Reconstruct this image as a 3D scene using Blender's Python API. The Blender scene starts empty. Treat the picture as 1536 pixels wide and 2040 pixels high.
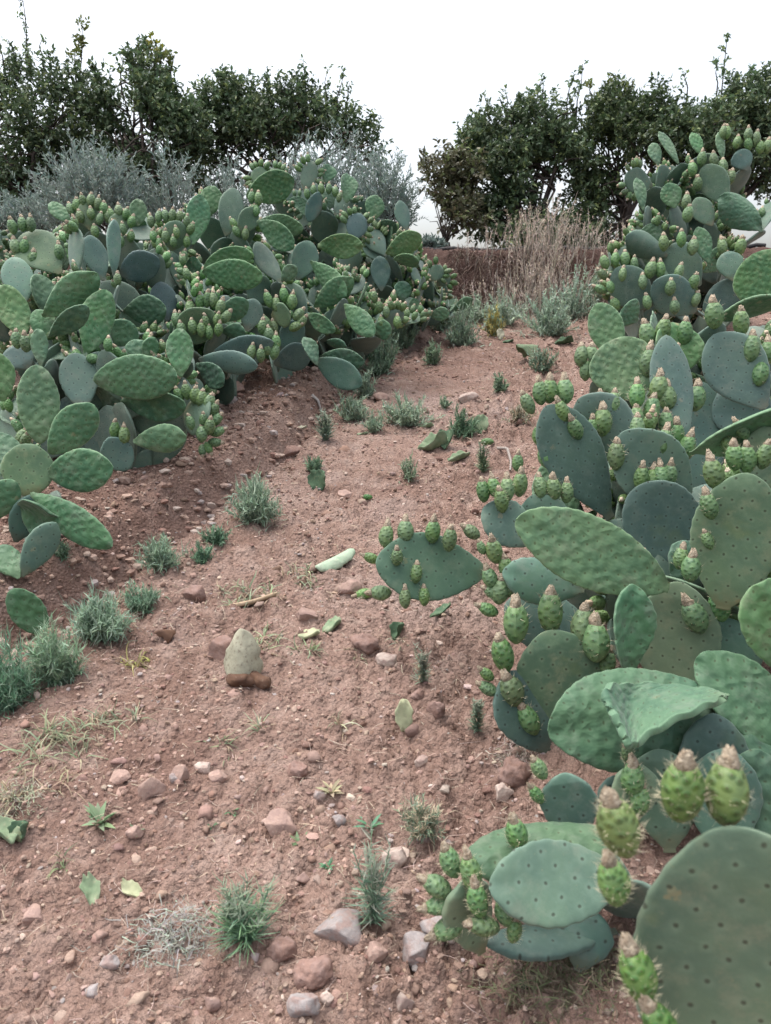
import bpy, math, random
import numpy as np
from mathutils import Vector, Matrix

random.seed(11)
RNG = np.random.default_rng(11)
scene = bpy.context.scene
COL = scene.collection
rad = math.radians
EXPOSURE = 1.30

# ------------------------------------------------------------------ camera
CAM_H, PITCH = 1.43, rad(15)
CAM = np.array([0.0, 0.0, CAM_H])
RIGHT = np.array([1.0, 0, 0])
FWD = np.array([0, math.cos(PITCH), -math.sin(PITCH)])
UP = np.array([0, math.sin(PITCH), math.cos(PITCH)])
FPX = 1536.0

def ray(px, py):
    return FWD + RIGHT * ((px - 768) / FPX) + UP * (-(py - 1020) / FPX)

def P(px, py, d):
    return CAM + ray(px, py) * d

def proj(p):
    q = np.asarray(p, float) - CAM
    d = q @ FWD
    d = np.maximum(d, 1e-3) if isinstance(d, np.ndarray) else max(d, 1e-3)
    return (q @ RIGHT) / d * FPX + 768, -(q @ UP) / d * FPX + 1020, d

# ------------------------------------------------------------------ noise
def _hash(ix, iy, seed):
    h = (ix.astype(np.int64) * 374761393 + iy.astype(np.int64) * 668265263 + seed * 1274126177) & 0xFFFFFFFF
    h = ((h ^ (h >> 13)) * 1274126177) & 0xFFFFFFFF
    h = h ^ (h >> 16)
    return (h & 0xFFFFFF) / float(0xFFFFFF)

def vn(x, y, seed=0):
    ix, iy = np.floor(x), np.floor(y)
    fx, fy = x - ix, y - iy
    fx = fx * fx * (3 - 2 * fx); fy = fy * fy * (3 - 2 * fy)
    a = _hash(ix, iy, seed); b = _hash(ix + 1, iy, seed)
    c = _hash(ix, iy + 1, seed); d = _hash(ix + 1, iy + 1, seed)
    return (a * (1 - fx) + b * fx) * (1 - fy) + (c * (1 - fx) + d * fx) * fy

def fbm(x, y, seed=0, octv=3):
    s, a, t = 0, 1.0, 0
    for k in range(octv):
        s = s + a * (vn(x * 2 ** k + 17.3 * k, y * 2 ** k - 9.1 * k, seed + k) - .5); t += a; a *= .5
    return s / t

def sstep(x, a, b):
    t = np.clip((x - a) / (b - a), 0, 1)
    return t * t * (3 - 2 * t)

# ------------------------------------------------------------------ ground
SLOPE = math.tan(rad(9.2))
def gplane(px, py):
    r = ray(px, py)
    d = CAM_H / (SLOPE * r[1] - r[2])
    return CAM + r * d
_edge = np.array([gplane(*p)[:2] for p in [(-60, 1350), (130, 1190), (300, 1075), (400, 1005), (455, 960), (550, 890), (640, 800), (740, 735), (800, 690), (860, 660)]])
_o = np.argsort(_edge[:, 1]); _edge = _edge[_o]
_redge = np.array([gplane(*p)[:2] for p in [(1010, 1900), (985, 1500), (1010, 1200), (1010, 950), (1080, 760), (1150, 665)]])
_redge = _redge[np.argsort(_redge[:, 1])]

def gh(x, y, detail=True):
    x = np.asarray(x, float); y = np.asarray(y, float)
    yb = 8.25 + .25 * (fbm(x * .8, y * 0 + 3.3, 71) * 2)
    z = SLOPE * np.minimum(y, yb)
    z = np.where(y < -.5, SLOPE * -.5 + .02 * (y + .5), z)
    top = 2.03
    bank = sstep(y, yb, yb + .55)
    z = z + bank * (top - z)
    far = sstep(y, 9.5, 14.0)
    z = z - far * .25 - np.clip(y - 14, 0, 500) * .012
    near = 1 - bank
    xe = np.interp(y, _edge[:, 1], _edge[:, 0]) + .22 * fbm(y * 2.3, y * 0 + 1.7, 5) + .10 * fbm(y * 7.3, x * 3, 6)
    wl = sstep(xe - x, -.02, .15)
    gain = .115 * (1 - .6 * sstep(y, 5.0, 7.5)) * (1 - sstep(-y, -1.9, -1.2))
    z = z + near * gain * wl
    z = z - near * .07 * np.exp(-((x - xe - .04) / .09) ** 2) * sstep(y, 1.8, 2.6)
    xr = np.interp(y, _redge[:, 1], _redge[:, 0])
    z = z + near * .07 * sstep(x - xr, 0, .5)
    if detail:
        m = np.clip(.75 + 1.3 * fbm(x * 1.1, y * 1.1, 40, 2), .25, 1.4)
        m = m * (1 + .5 * np.exp(-((x - xe) / .2) ** 2) * near) * (1 + .7 * np.exp(-((x - xr + .12) / .22) ** 2) * near)
        z = z + .055 * fbm(x * .9, y * .9, 1, 2) + .030 * fbm(x * 3.1, y * 3.1, 2, 3)
        w = .35 * fbm(x * 9, y * 9, 9, 2)
        lump = np.abs(2 * vn(x * 9.0 + w, y * 9.0 - w, 21) - 1) ** .8
        lump2 = np.abs(2 * vn(x * 21 + w * 2, y * 21 + w, 22) - 1) ** .8
        lump3 = np.abs(2 * vn(x * 47, y * 47, 23) - 1)
        wl_ = .5 * fbm(x * 30, y * 30, 12, 2)
        lump4 = np.abs(2 * vn(x * 72 + wl_, y * 72 - wl_, 27) - 1)
        z = z + m * (.030 * (lump - .45) + .025 * (lump2 - .45) + .0155 * (lump3 - .5) + .009 * (lump4 - .5)) + .006 * (vn(x * 130, y * 130, 24) - .5)
        z = z - bank * (1 - far) * .10 * np.abs(fbm(x * 5, y * 5, 55, 3)) * sstep(np.abs(y - yb - .25), .6, .1)
    return z

def G(px, py, detail=True):
    """first point of the ground seen along a direction"""
    r = ray(px, py)
    if r[2] >= SLOPE * r[1]:
        d = np.array([20.0])
    d0 = np.linspace(.8, 10, 900)
    pts = CAM + d0[:, None] * r
    below = pts[:, 2] < gh(pts[:, 0], pts[:, 1], detail)
    k = int(np.argmax(below)) if below.any() else len(d0) - 1
    p = pts[max(k, 0)].copy()
    p[2] = float(gh(p[0], p[1], detail))
    return p, float(d0[k])

# ------------------------------------------------------------------ mesh helpers
def mesh_np(name, V, quads=None, tris=None, uv=None, attrs=None, mats=(), qmat=None, tmat=None, smooth=True):
    me = bpy.data.meshes.new(name)
    V = np.asarray(V, np.float32)
    q = np.zeros((0, 4), np.int32) if quads is None else np.asarray(quads, np.int32)
    t = np.zeros((0, 3), np.int32) if tris is None else np.asarray(tris, np.int32)
    me.vertices.add(len(V)); me.vertices.foreach_set('co', V.ravel())
    loops = np.concatenate([q.ravel(), t.ravel()]).astype(np.int32)
    me.loops.add(len(loops)); me.loops.foreach_set('vertex_index', loops)
    n = len(q) + len(t)
    me.polygons.add(n)
    starts = np.concatenate([np.arange(len(q)) * 4, len(q) * 4 + np.arange(len(t)) * 3]).astype(np.int32)
    me.polygons.foreach_set('loop_start', starts)
    mi = np.zeros(n, np.int32)
    if qmat is not None: mi[:len(q)] = qmat
    if tmat is not None: mi[len(q):] = tmat
    me.polygons.foreach_set('material_index', mi)
    me.polygons.foreach_set('use_smooth', np.full(n, smooth, bool))
    if uv is not None:
        l = me.uv_layers.new(name='UVMap')
        l.data.foreach_set('uv', np.asarray(uv, np.float32)[loops].ravel())
    for k, a in (attrs or {}).items():
        a = np.asarray(a, np.float32)
        if a.ndim == 1:
            at = me.attributes.new(k, 'FLOAT', 'POINT'); at.data.foreach_set('value', a)
        else:
            at = me.attributes.new(k, 'FLOAT_COLOR', 'POINT')
            at.data.foreach_set('color', np.concatenate([a, np.ones((len(a), 1))], 1).astype(np.float32).ravel())
    for m in mats: me.materials.append(m)
    me.update(calc_edges=True)
    me.validate()
    return me

def link(name, data, parent=None, M=None):
    o = bpy.data.objects.new(name, data); COL.objects.link(o)
    if parent is not None: o.parent = parent
    if M is not None: o.matrix_local = M
    return o

def tag(o, label=None, cat=None, group=None, kind=None):
    if label: o['label'] = label
    if cat: o['category'] = cat
    if group: o['group'] = group
    if kind: o['kind'] = kind
    return o

def frame(pos, x, y, z, s=1.0):
    M = Matrix.Identity(4)
    for i, a in enumerate((x, y, z)):
        for j in range(3): M[j][i] = float(a[j]) * s
    for j in range(3): M[j][3] = float(pos[j])
    return M

def nrm(v):
    v = np.asarray(v, float); return v / (np.linalg.norm(v) + 1e-9)

def basis(y, z):
    y = nrm(y); z = np.asarray(z, float); z = z - y * (z @ y)
    if np.linalg.norm(z) < 1e-4: z = np.cross(y, [1, 0, 0.3])
    z = nrm(z); x = np.cross(y, z)
    return x, y, z

# ------------------------------------------------------------------ materials
class NT:
    def __init__(s, name):
        s.m = bpy.data.materials.new(name); s.m.use_nodes = True
        s.t = s.m.node_tree; s.t.nodes.clear()
        s.out = s.n('ShaderNodeOutputMaterial')
        s.b = s.n('ShaderNodeBsdfPrincipled')
        s.l(s.b.outputs[0], s.out.inputs[0])
    def n(s, k, **kw):
        nd = s.t.nodes.new(k)
        for a, v in kw.items(): setattr(nd, a, v)
        return nd
    def l(s, a, b): s.t.links.new(a, b)
    def v(s, node, key, val):
        if hasattr(val, 'is_linked') or isinstance(val, bpy.types.NodeSocket): s.l(val, node.inputs[key])
        else: node.inputs[key].default_value = val
    def math(s, op, a, b=0.0, c=None, clamp=False):
        nd = s.n('ShaderNodeMath', operation=op, use_clamp=clamp)
        s.v(nd, 0, a); s.v(nd, 1, b)
        if c is not None: s.v(nd, 2, c)
        return nd.outputs[0]
    def mix(s, f, a, b, mode='MIX'):
        nd = s.n('ShaderNodeMix', data_type='RGBA', blend_type=mode)
        s.v(nd, 0, f)
        for k, c in ((6, a), (7, b)):
            if isinstance(c, tuple): nd.inputs[k].default_value = (*c, 1)
            else: s.l(c, nd.inputs[k])
        return nd.outputs[2]
    def noise(s, vec, scale, detail=3, rough=.55):
        nd = s.n('ShaderNodeTexNoise'); nd.inputs['Scale'].default_value = scale
        nd.inputs['Detail'].default_value = detail; nd.inputs['Roughness'].default_value = rough
        if vec is not None: s.l(vec, nd.inputs['Vector'])
        return nd.outputs[0]
    def ramp(s, f, a, b):
        nd = s.n('ShaderNodeMapRange', interpolation_type='SMOOTHSTEP')
        s.v(nd, 0, f); nd.inputs[1].default_value = a; nd.inputs[2].default_value = b
        return nd.outputs[0]
    def voro(s, vec, scale, rnd=1.0, dim='3D', feature='F1'):
        nd = s.n('ShaderNodeTexVoronoi', voronoi_dimensions=dim, feature=feature)
        nd.inputs['Scale'].default_value = scale; nd.inputs['Randomness'].default_value = rnd
        s.l(vec, nd.inputs['Vector']); return nd
    def bump(s, h, strength, dist, normal=None):
        nd = s.n('ShaderNodeBump'); nd.inputs['Strength'].default_value = strength
        nd.inputs['Distance'].default_value = dist; s.l(h, nd.inputs['Height'])
        if normal is not None: s.l(normal, nd.inputs['Normal'])
        return nd.outputs[0]
    def coord(s, k='Object'): return s.n('ShaderNodeTexCoord').outputs[k]
    def obj(s, k): return s.n('ShaderNodeObjectInfo').outputs[k]
    def attr(s, name, out='Color'): return s.n('ShaderNodeAttribute', attribute_name=name).outputs[out]
    def set(s, **kw):
        for k, v in kw.items():
            k = k.replace('_', ' ')
            if isinstance(v, tuple): s.b.inputs[k].default_value = (*v, 1)
            else: s.v(s.b, k, v)

def m_soil():
    s = NT('soil'); g = s.n('ShaderNodeNewGeometry').outputs['Position']
    n1 = s.noise(g, 1.3, 4); n2 = s.noise(g, 9, 4, .6); n3 = s.noise(g, 60, 3, .7); n4 = s.noise(g, 240, 2, .7)
    c = s.mix(s.ramp(n1, .35, .68), SOIL[0], SOIL[1])
    c = s.mix(s.ramp(n2, .42, .75), c, SOIL[2])
    c = s.mix(s.math('MULTIPLY', s.ramp(n3, .52, .72), .55), c, SOIL[3])
    c = s.mix(s.math('MULTIPLY', s.ramp(n4, .6, .75), .5), c, SOIL[4])
    n8 = s.noise(g, .8, 3, .6); c = s.mix(s.math('MULTIPLY', s.ramp(n8, .50, .66), .45), c, (.17, .098, .078))
    c = s.mix(s.math('MULTIPLY', s.ramp(n8, .46, .34), .40), c, (.36, .285, .255))
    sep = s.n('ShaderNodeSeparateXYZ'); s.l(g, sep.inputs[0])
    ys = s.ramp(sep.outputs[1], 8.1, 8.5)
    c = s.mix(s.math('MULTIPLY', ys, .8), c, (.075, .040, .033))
    vo = s.voro(g, 75, 1.0).outputs['Distance']
    h = s.math('ADD', s.math('MULTIPLY', n3, 1.0), s.math('MULTIPLY', s.math('SUBTRACT', .6, vo), .9))
    h = s.math('ADD', h, s.math('MULTIPLY', n4, .35))
    s.set(Base_Color=c, Roughness=.95, Normal=s.bump(h, 1.0, .012), Specular_IOR_Level=.15)
    return s.m

def m_stone(name, a, b, c):
    s = NT(name); o = s.coord('Object'); r = s.obj('Random')
    n = s.noise(o, 30, 4); n2 = s.noise(o, 130, 3, .7)
    col = s.mix(s.ramp(n, .35, .7), a, b)
    col = s.mix(s.math('MULTIPLY', s.ramp(n2, .5, .75), .6), col, c)
    hs = s.n('ShaderNodeHueSaturation'); s.l(col, hs.inputs['Color'])
    s.l(s.math('MULTIPLY_ADD', r, .3, .85), hs.inputs['Value'])
    g = s.n('ShaderNodeNewGeometry').outputs['Position']; n7 = s.noise(g, 38, 4, .7)
    dusty = s.mix(s.math('MULTIPLY', s.ramp(n7, .42, .62), .75), hs.outputs[0], (.275, .19, .165))
    s.set(Base_Color=dusty, Roughness=.92, Normal=s.bump(s.math('ADD', n, s.math('MULTIPLY', n2, .5)), .7, .006), Specular_IOR_Level=.2)
    return s.m

def m_attr(name, rough=.9, bump=0.0, transl=0.0, spec=.2):
    """colour carried per element (each leaf, blade or pebble its own)"""
    s = NT(name); c = s.attr('Tint')
    s.set(Base_Color=c, Roughness=rough, Specular_IOR_Level=spec)
    if bump:
        o = s.coord('Object'); n = s.noise(o, 170, 3, .7)
        s.set(Normal=s.bump(n, .7, bump))
    if transl:
        tr = s.n('ShaderNodeBsdfTranslucent'); s.l(c, tr.inputs[0])
        mx = s.n('ShaderNodeMixShader'); mx.inputs[0].default_value = transl
        s.l(s.b.outputs[0], mx.inputs[1]); s.l(tr.outputs[0], mx.inputs[2]); s.l(mx.outputs[0], s.out.inputs[0])
    return s.m

def m_pad(name, c_a, c_b, c_edge, young):
    s = NT(name); uv = s.coord('UV'); rnd = s.obj('Random')
    mp = s.n('ShaderNodeMapping'); s.l(uv, mp.inputs['Vector'])
    off = s.n('ShaderNodeCombineXYZ'); s.l(s.math('MULTIPLY', rnd, 37.0), off.inputs[0]); s.l(s.math('MULTIPLY', rnd, 91.0), off.inputs[1])
    s.l(off.outputs[0], mp.inputs['Location'])
    mp.inputs['Rotation'].default_value = (0, 0, rad(45))
    v = mp.outputs[0]
    sc = 31 if young else 28
    jit = s.n('ShaderNodeTexNoise'); jit.inputs['Scale'].default_value = 9; s.l(v, jit.inputs['Vector'])
    vj = s.n('ShaderNodeVectorMath', operation='MULTIPLY_ADD'); s.l(jit.outputs['Color'], vj.inputs[0]); vj.inputs[1].default_value = (.05, .05, 0) if young else (.02, .02, 0); s.l(v, vj.inputs[2])
    vo = s.voro(vj.outputs[0], sc, .5 if young else .25, '2D')
    d = vo.outputs['Distance']
    dot = s.ramp(d, .115, .05)
    n1 = s.noise(v, 5, 4, .6); n2 = s.noise(v, 34, 3, .6); n3 = s.noise(v, 160, 2, .6)
    c = s.mix(s.ramp(n1, .3, .7), c_a, c_b)
    hs = s.n('ShaderNodeHueSaturation'); s.l(c, hs.inputs['Color'])
    s.l(s.math('MULTIPLY_ADD', rnd, .03, .485), hs.inputs['Hue'])
    s.l(s.math('MULTIPLY_ADD', s.math('FRACT', s.math('MULTIPLY', rnd, 7.31)), .3, .82), hs.inputs['Saturation'])
    s.l(s.math('MULTIPLY_ADD', s.math('FRACT', s.math('MULTIPLY', rnd, 13.7)), .36, .82), hs.inputs['Value'])
    c = hs.outputs[0]
    # waxy bloom rubbed off in patches
    c = s.mix(s.math('MULTIPLY', s.ramp(n2, .45, .75), .30), c, c_edge)
    c = s.mix(s.math('MULTIPLY', s.ramp(n1, .62, .74), .35), c, (.145, .175, .075))
    # dust and waxy streaks
    n6 = s.noise(v, 14, 5, .7)
    c = s.mix(s.math('MULTIPLY', s.ramp(n6, .48, .70), .55), c, (.185, .21, .165))
    c = s.mix(s.math('MULTIPLY', s.ramp(s.noise(v, 90, 3, .7), .62, .72), .3), c, (.20, .20, .13))
    # corky scars
    sc2 = s.voro(v, 7.5, 1.0, '2D'); rc = s.n('ShaderNodeSeparateColor'); s.l(sc2.outputs['Color'], rc.inputs[0])
    dd = s.math('ADD', sc2.outputs['Distance'], s.math('MULTIPLY', s.math('SUBTRACT', n3, .5), .20))
    scar = s.math('MULTIPLY', s.ramp(dd, .075, .04), s.math('GREATER_THAN', rc.outputs[0], .78))
    c = s.mix(s.math('MULTIPLY', scar, .7), c, (.21, .19, .125))
    e = s.ramp(s.attr('Rim', 'Fac'), .90, .995)
    c = s.mix(s.math('MULTIPLY', e, .55 if young else .3), c, c_edge)
    halo = s.math('MULTIPLY', s.ramp(d, .34, .14), .22)
    c = s.mix(halo, c, c_edge)
    c = s.mix(s.math('MULTIPLY', dot, .75), c, (.030, .032, .022) if not young else (.055, .065, .03))
    su = s.n('ShaderNodeSeparateXYZ'); s.l(uv, su.inputs[0])
    cork = s.math('MULTIPLY', s.ramp(s.math('ADD', su.outputs[1], s.math('MULTIPLY', s.math('SUBTRACT', n2, .5), .06)), .055, .005), .2 if young else .65)
    c = s.mix(cork, c, (.17, .145, .095))
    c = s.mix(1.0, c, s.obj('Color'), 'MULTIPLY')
    if young:
        st = s.n('ShaderNodeMapping'); s.l(uv, st.inputs['Vector']); st.inputs['Scale'].default_value = (42, 20, 1); s.l(off.outputs[0], st.inputs['Location'])
        n5 = s.noise(st.outputs[0], 1.0, 2, .5)
        hgt = s.math('ADD', s.math('MULTIPLY', s.ramp(d, .0, .6), -.55), s.math('MULTIPLY', n2, .30))
        hgt = s.math('ADD', hgt, s.math('MULTIPLY', n5, .9))
        nb = s.bump(hgt, .52, .0115)
    else:
        hgt = s.math('ADD', s.math('MULTIPLY', s.ramp(d, .0, .14), -.12), s.math('MULTIPLY', n2, .28))
        hgt = s.math('ADD', hgt, s.math('MULTIPLY', n1, .8))
        nb = s.bump(hgt, .5, .008)
    nb = s.bump(n3, .12, .002, nb)
    s.set(Base_Color=c, Roughness=s.math('MULTIPLY_ADD', n2, .3, .45), Normal=nb, Specular_IOR_Level=.35)
    s.b.inputs['Sheen Weight'].default_value = .12; s.b.inputs['Sheen Roughness'].default_value = .5
    return s.m

def m_fruit():
    s = NT('fruit_skin'); uv = s.coord('UV'); rnd = s.obj('Random')
    fm = s.n('ShaderNodeMapping'); s.l(uv, fm.inputs['Vector']); fm.inputs['Rotation'].default_value = (0, 0, rad(38)); vo = s.voro(fm.outputs[0], 1.15, .45, '2D'); d = vo.outputs['Distance']
    o = s.coord('Object'); n = s.noise(o, 4, 3)
    c = s.mix(s.ramp(n, .3, .7), (.122, .215, .064), (.072, .145, .060))
    hs = s.n('ShaderNodeHueSaturation'); s.l(c, hs.inputs['Color'])
    s.l(s.math('MULTIPLY_ADD', rnd, .05, .485), hs.inputs['Hue'])
    s.l(s.math('MULTIPLY_ADD', s.math('FRACT', s.math('MULTIPLY', rnd, 7.31)), .3, .8), hs.inputs['Saturation'])
    s.l(s.math('MULTIPLY_ADD', s.math('FRACT', s.math('MULTIPLY', rnd, 13.7)), .5, .70), hs.inputs['Value'])
    c = s.mix(s.math('MULTIPLY', s.ramp(d, .15, .07), .8), hs.outputs[0], (.045, .05, .02))
    c = s.mix(s.math('MULTIPLY', s.ramp(d, .30, .42), .20), c, (.24, .32, .17))
    c = s.mix(1.0, c, s.obj('Color'), 'MULTIPLY')
    s.set(Base_Color=c, Roughness=.5, Normal=s.bump(s.math('MULTIPLY', s.ramp(d, 0, .5), -1), .55, .003), Specular_IOR_Level=.4)
    return s.m

def m_plain(name, a, b, scale=60, rough=.9, bump=.003):
    s = NT(name); o = s.coord('Object'); n = s.noise(o, scale, 4, .65)
    s.set(Base_Color=s.mix(s.ramp(n, .35, .68), a, b), Roughness=rough, Normal=s.bump(n, .7, bump), Specular_IOR_Level=.2)
    return s.m

def m_dead(name, a, b, c):
    s = NT(name); o = s.coord('Object')
    n = s.noise(o, 22, 4, .65); n2 = s.noise(o, 90, 3, .7)
    w = s.n('ShaderNodeTexWave', wave_type='BANDS', bands_direction='X'); w.inputs['Scale'].default_value = 7; w.inputs['Distortion'].default_value = 14; w.inputs['Detail'].default_value = 3
    s.l(o, w.inputs['Vector'])
    col = s.mix(s.ramp(n, .35, .65), a, b); col = s.mix(s.math('MULTIPLY', s.ramp(n2, .55, .7), .7), col, c)
    h = s.math('ADD', s.math('MULTIPLY', w.outputs[1], .5), n)
    s.set(Base_Color=col, Roughness=.8, Normal=s.bump(h, .8, .005), Specular_IOR_Level=.25)
    return s.m

SOIL = [(.292, .198, .160), (.222, .142, .112), (.352, .257, .214), (.142, .086, .068), (.42, .33, .28)]
MAT = dict(
    soil=m_soil(),
    young=m_pad('pad_young', (.096, .176, .094), (.056, .130, .078), (.17, .255, .165), True),
    old=m_pad('pad_old', (.116, .182, .128), (.072, .126, .102), (.165, .232, .188), False),
    fruit=m_fruit(),
    flower=m_plain('dried_flower', (.57, .49, .37), (.40, .31, .22), 9, .95, .05),
    spine=m_plain('glochid', (.62, .56, .40), (.5, .45, .32), 9, .8, .0005),
    grey_stone=m_stone('grey_stone', (.32, .29, .28), (.24, .215, .21), (.40, .35, .32)),
    pink_stone=m_stone('pink_stone', (.37, .26, .215), (.30, .20, .165), (.44, .34, .29)),
    red_stone=m_stone('red_stone', (.235, .150, .122), (.19, .116, .094), (.30, .215, .18)),
    pale_stone=m_stone('pale_stone', (.45, .37, .32), (.38, .30, .255), (.50, .42, .36)),
    gravel=m_attr('gravel', .95, .004), leaf=m_attr('leaf', .5, 0, .30, .4), blade=m_attr('blade', .75, 0, .25, .25),
    straw=m_attr('straw', .9, 0, .15, .2),
    bark=m_plain('bark', (.075, .06, .05), (.04, .033, .03), 14, .95, .02),
    dead_pale=m_dead('dead_pale', (.40, .39, .29), (.31, .30, .225), (.19, .15, .11)),
    dead_green=m_dead('dead_green', (.16, .23, .135), (.23, .28, .18), (.30, .30, .19)),
    dead_dark=m_dead('dead_dark', (.06, .11, .065), (.085, .14, .08), (.18, .2, .12)),
    dead_tan=m_dead('dead_tan', (.42, .32, .22), (.36, .27, .18), (.24, .17, .11)),
    dead_brown=m_dead('dead_brown', (.13, .072, .045), (.09, .05, .034), (.2, .13, .09)),
    dead_yellow=m_dead('dead_yellow', (.40, .41, .26), (.31, .34, .21), (.44, .42, .29)),
    pipe=m_plain('pipe', (.03, .03, .032), (.05, .047, .045), 20, .6, .002),
)
# ------------------------------------------------------------------ pads
def outline(t, p=1.3, q=.62):
    f = np.sin(np.pi * np.clip(t, 0, 1) ** p) ** q
    return np.maximum(f, .17 * (t < .5) * (1 - t * 2) * (t > 0.003))

def pad_geo(L, W, T=.02, p=1.3, q=.62, bend=0., cup=0., wave=0., twist=0., wfreq=5., ph=0., ragged=0., lop=0., taper=0., nu=24, nr=22):
    k = np.linspace(0, 1, nu)
    t = .5 - .5 * np.cos(np.pi * k); t = .55 * t + .45 * k
    a = np.linspace(0, 2 * np.pi, nr, endpoint=False)
    ca, sa = np.cos(a), np.sin(a)
    cx = np.sign(ca) * np.abs(ca) ** .85
    f = (outline(t, p, q) * (1 - taper * t))[:, None]
    wob = 1 + ragged * (np.sin(t * 9 + ph)[:, None] * np.sign(ca) * .5 + np.sin(t * 21 + ph * 2)[:, None] * .3)
    X = W / 2 * f * cx * wob + .0011 * np.sign(ca) * np.abs(ca) ** 6 * np.sin(2 * np.pi * L / .031 * t)[:, None] * (f > .3)
    Y = L * t[:, None] + 0 * ca
    prof = np.clip(np.minimum(f * 1.6, 1), .02, 1)
    Z = T / 2 * prof * np.sign(sa) * np.abs(sa) ** .55
    rim = np.abs(ca) + 0 * t[:, None]
    v = X / (W / 2)
    tt = t[:, None] + 0 * ca
    Z = Z + bend * L * (tt - .25) ** 2 + cup * W * v ** 2 + wave * np.sin(wfreq * np.arctan2(v, tt - .55) + ph) * (v ** 2 + (2 * (tt - .5)) ** 2) * .6
    X = X + lop * L * (tt - .2) ** 2
    if twist:
        an = twist * (tt - .2)
        X, Z = X * np.cos(an) - Z * np.sin(an), X * np.sin(an) + Z * np.cos(an)
    V = np.stack([X, Y, Z], -1).reshape(-1, 3)
    idx = np.arange(nu * nr).reshape(nu, nr)
    nx = np.roll(idx, -1, 1)
    quads = np.stack([idx[:-1], nx[:-1], nx[1:], idx[1:]], -1).reshape(-1, 4)
    c0, c1 = len(V), len(V) + 1
    V = np.concatenate([V, V[:nr].mean(0)[None] + [[0, -.001, 0]], V[-nr:].mean(0)[None] + [[0, .0005, 0]]])
    tr = [[c0, (j + 1) % nr, j] for j in range(nr)] + [[c1, idx[-1, j], idx[-1, (j + 1) % nr]] for j in range(nr)]
    UV = np.stack([W / 2 * (f * cx), L * t[:, None] + 0 * ca], -1).reshape(-1, 2)
    UV = np.concatenate([UV, [[0, 0]], [[0, L]]])
    rimv = np.concatenate([np.maximum(rim, (tt > .985) * 1.0).ravel(), [1, 1]])
    return V, quads, np.array(tr), UV, rimv

def pad_mesh(kind, L, W, **kw):
    V, q, t, uv, rim = pad_geo(L, W, **kw)
    return mesh_np('pad', V, q, t, uv, {'Rim': rim}, [MAT[kind]])

def rim_point(pad, t, side, inset=.97):
    """point and outward direction on the (undeformed) rim of a pad record, world space, following its bend"""
    L, W = pad['L'], pad['W']; x, y, z = pad['x'], pad['y'], pad['z']
    p, q = pad['p'], pad['q']
    f = float(outline(np.array(t), p, q)); f2 = float(outline(np.array(min(t + .02, 1.0)), p, q))
    dxy = np.array([(f2 - f) * W / 2, .02 * L])
    out = nrm(np.array([dxy[1], -dxy[0]])) if t < .985 else np.array([.0, 1.0])
    v = f * side * inset
    zz = pad['bend'] * L * (t - .25) ** 2 + pad['cup'] * W * v ** 2
    pos = pad['pos'] + x * (v * W / 2 + pad.get('lop', 0) * L * (t - .2) ** 2) + y * (L * t * (inset if t > .9 else 1)) + z * zz
    d = x * out[0] * side + y * out[1]
    return pos, nrm(d)

# shared variants for pads that grow by rule: unit length .40 m
VAR = {'young': [], 'old': []}
for kind in VAR:
    for k in range(10):
        kw = dict(p=random.uniform(1.15, 1.5), q=random.uniform(.56, .68), bend=random.uniform(-.22, .22), cup=random.uniform(-.14, .14),
                  wave=random.uniform(.0, .016) if kind == 'young' else random.uniform(0, .008), twist=random.uniform(-.35, .35), ph=random.uniform(0, 6),
                  lop=random.uniform(-.1, .1), T=.019 if kind == 'young' else .024, wfreq=random.choice([3, 4, 5]))
        W = random.uniform(.21, .265) if kind == 'old' else random.uniform(.185, .24)
        VAR[kind].append((pad_mesh(kind, .40, W, **kw), W, kw))

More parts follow.
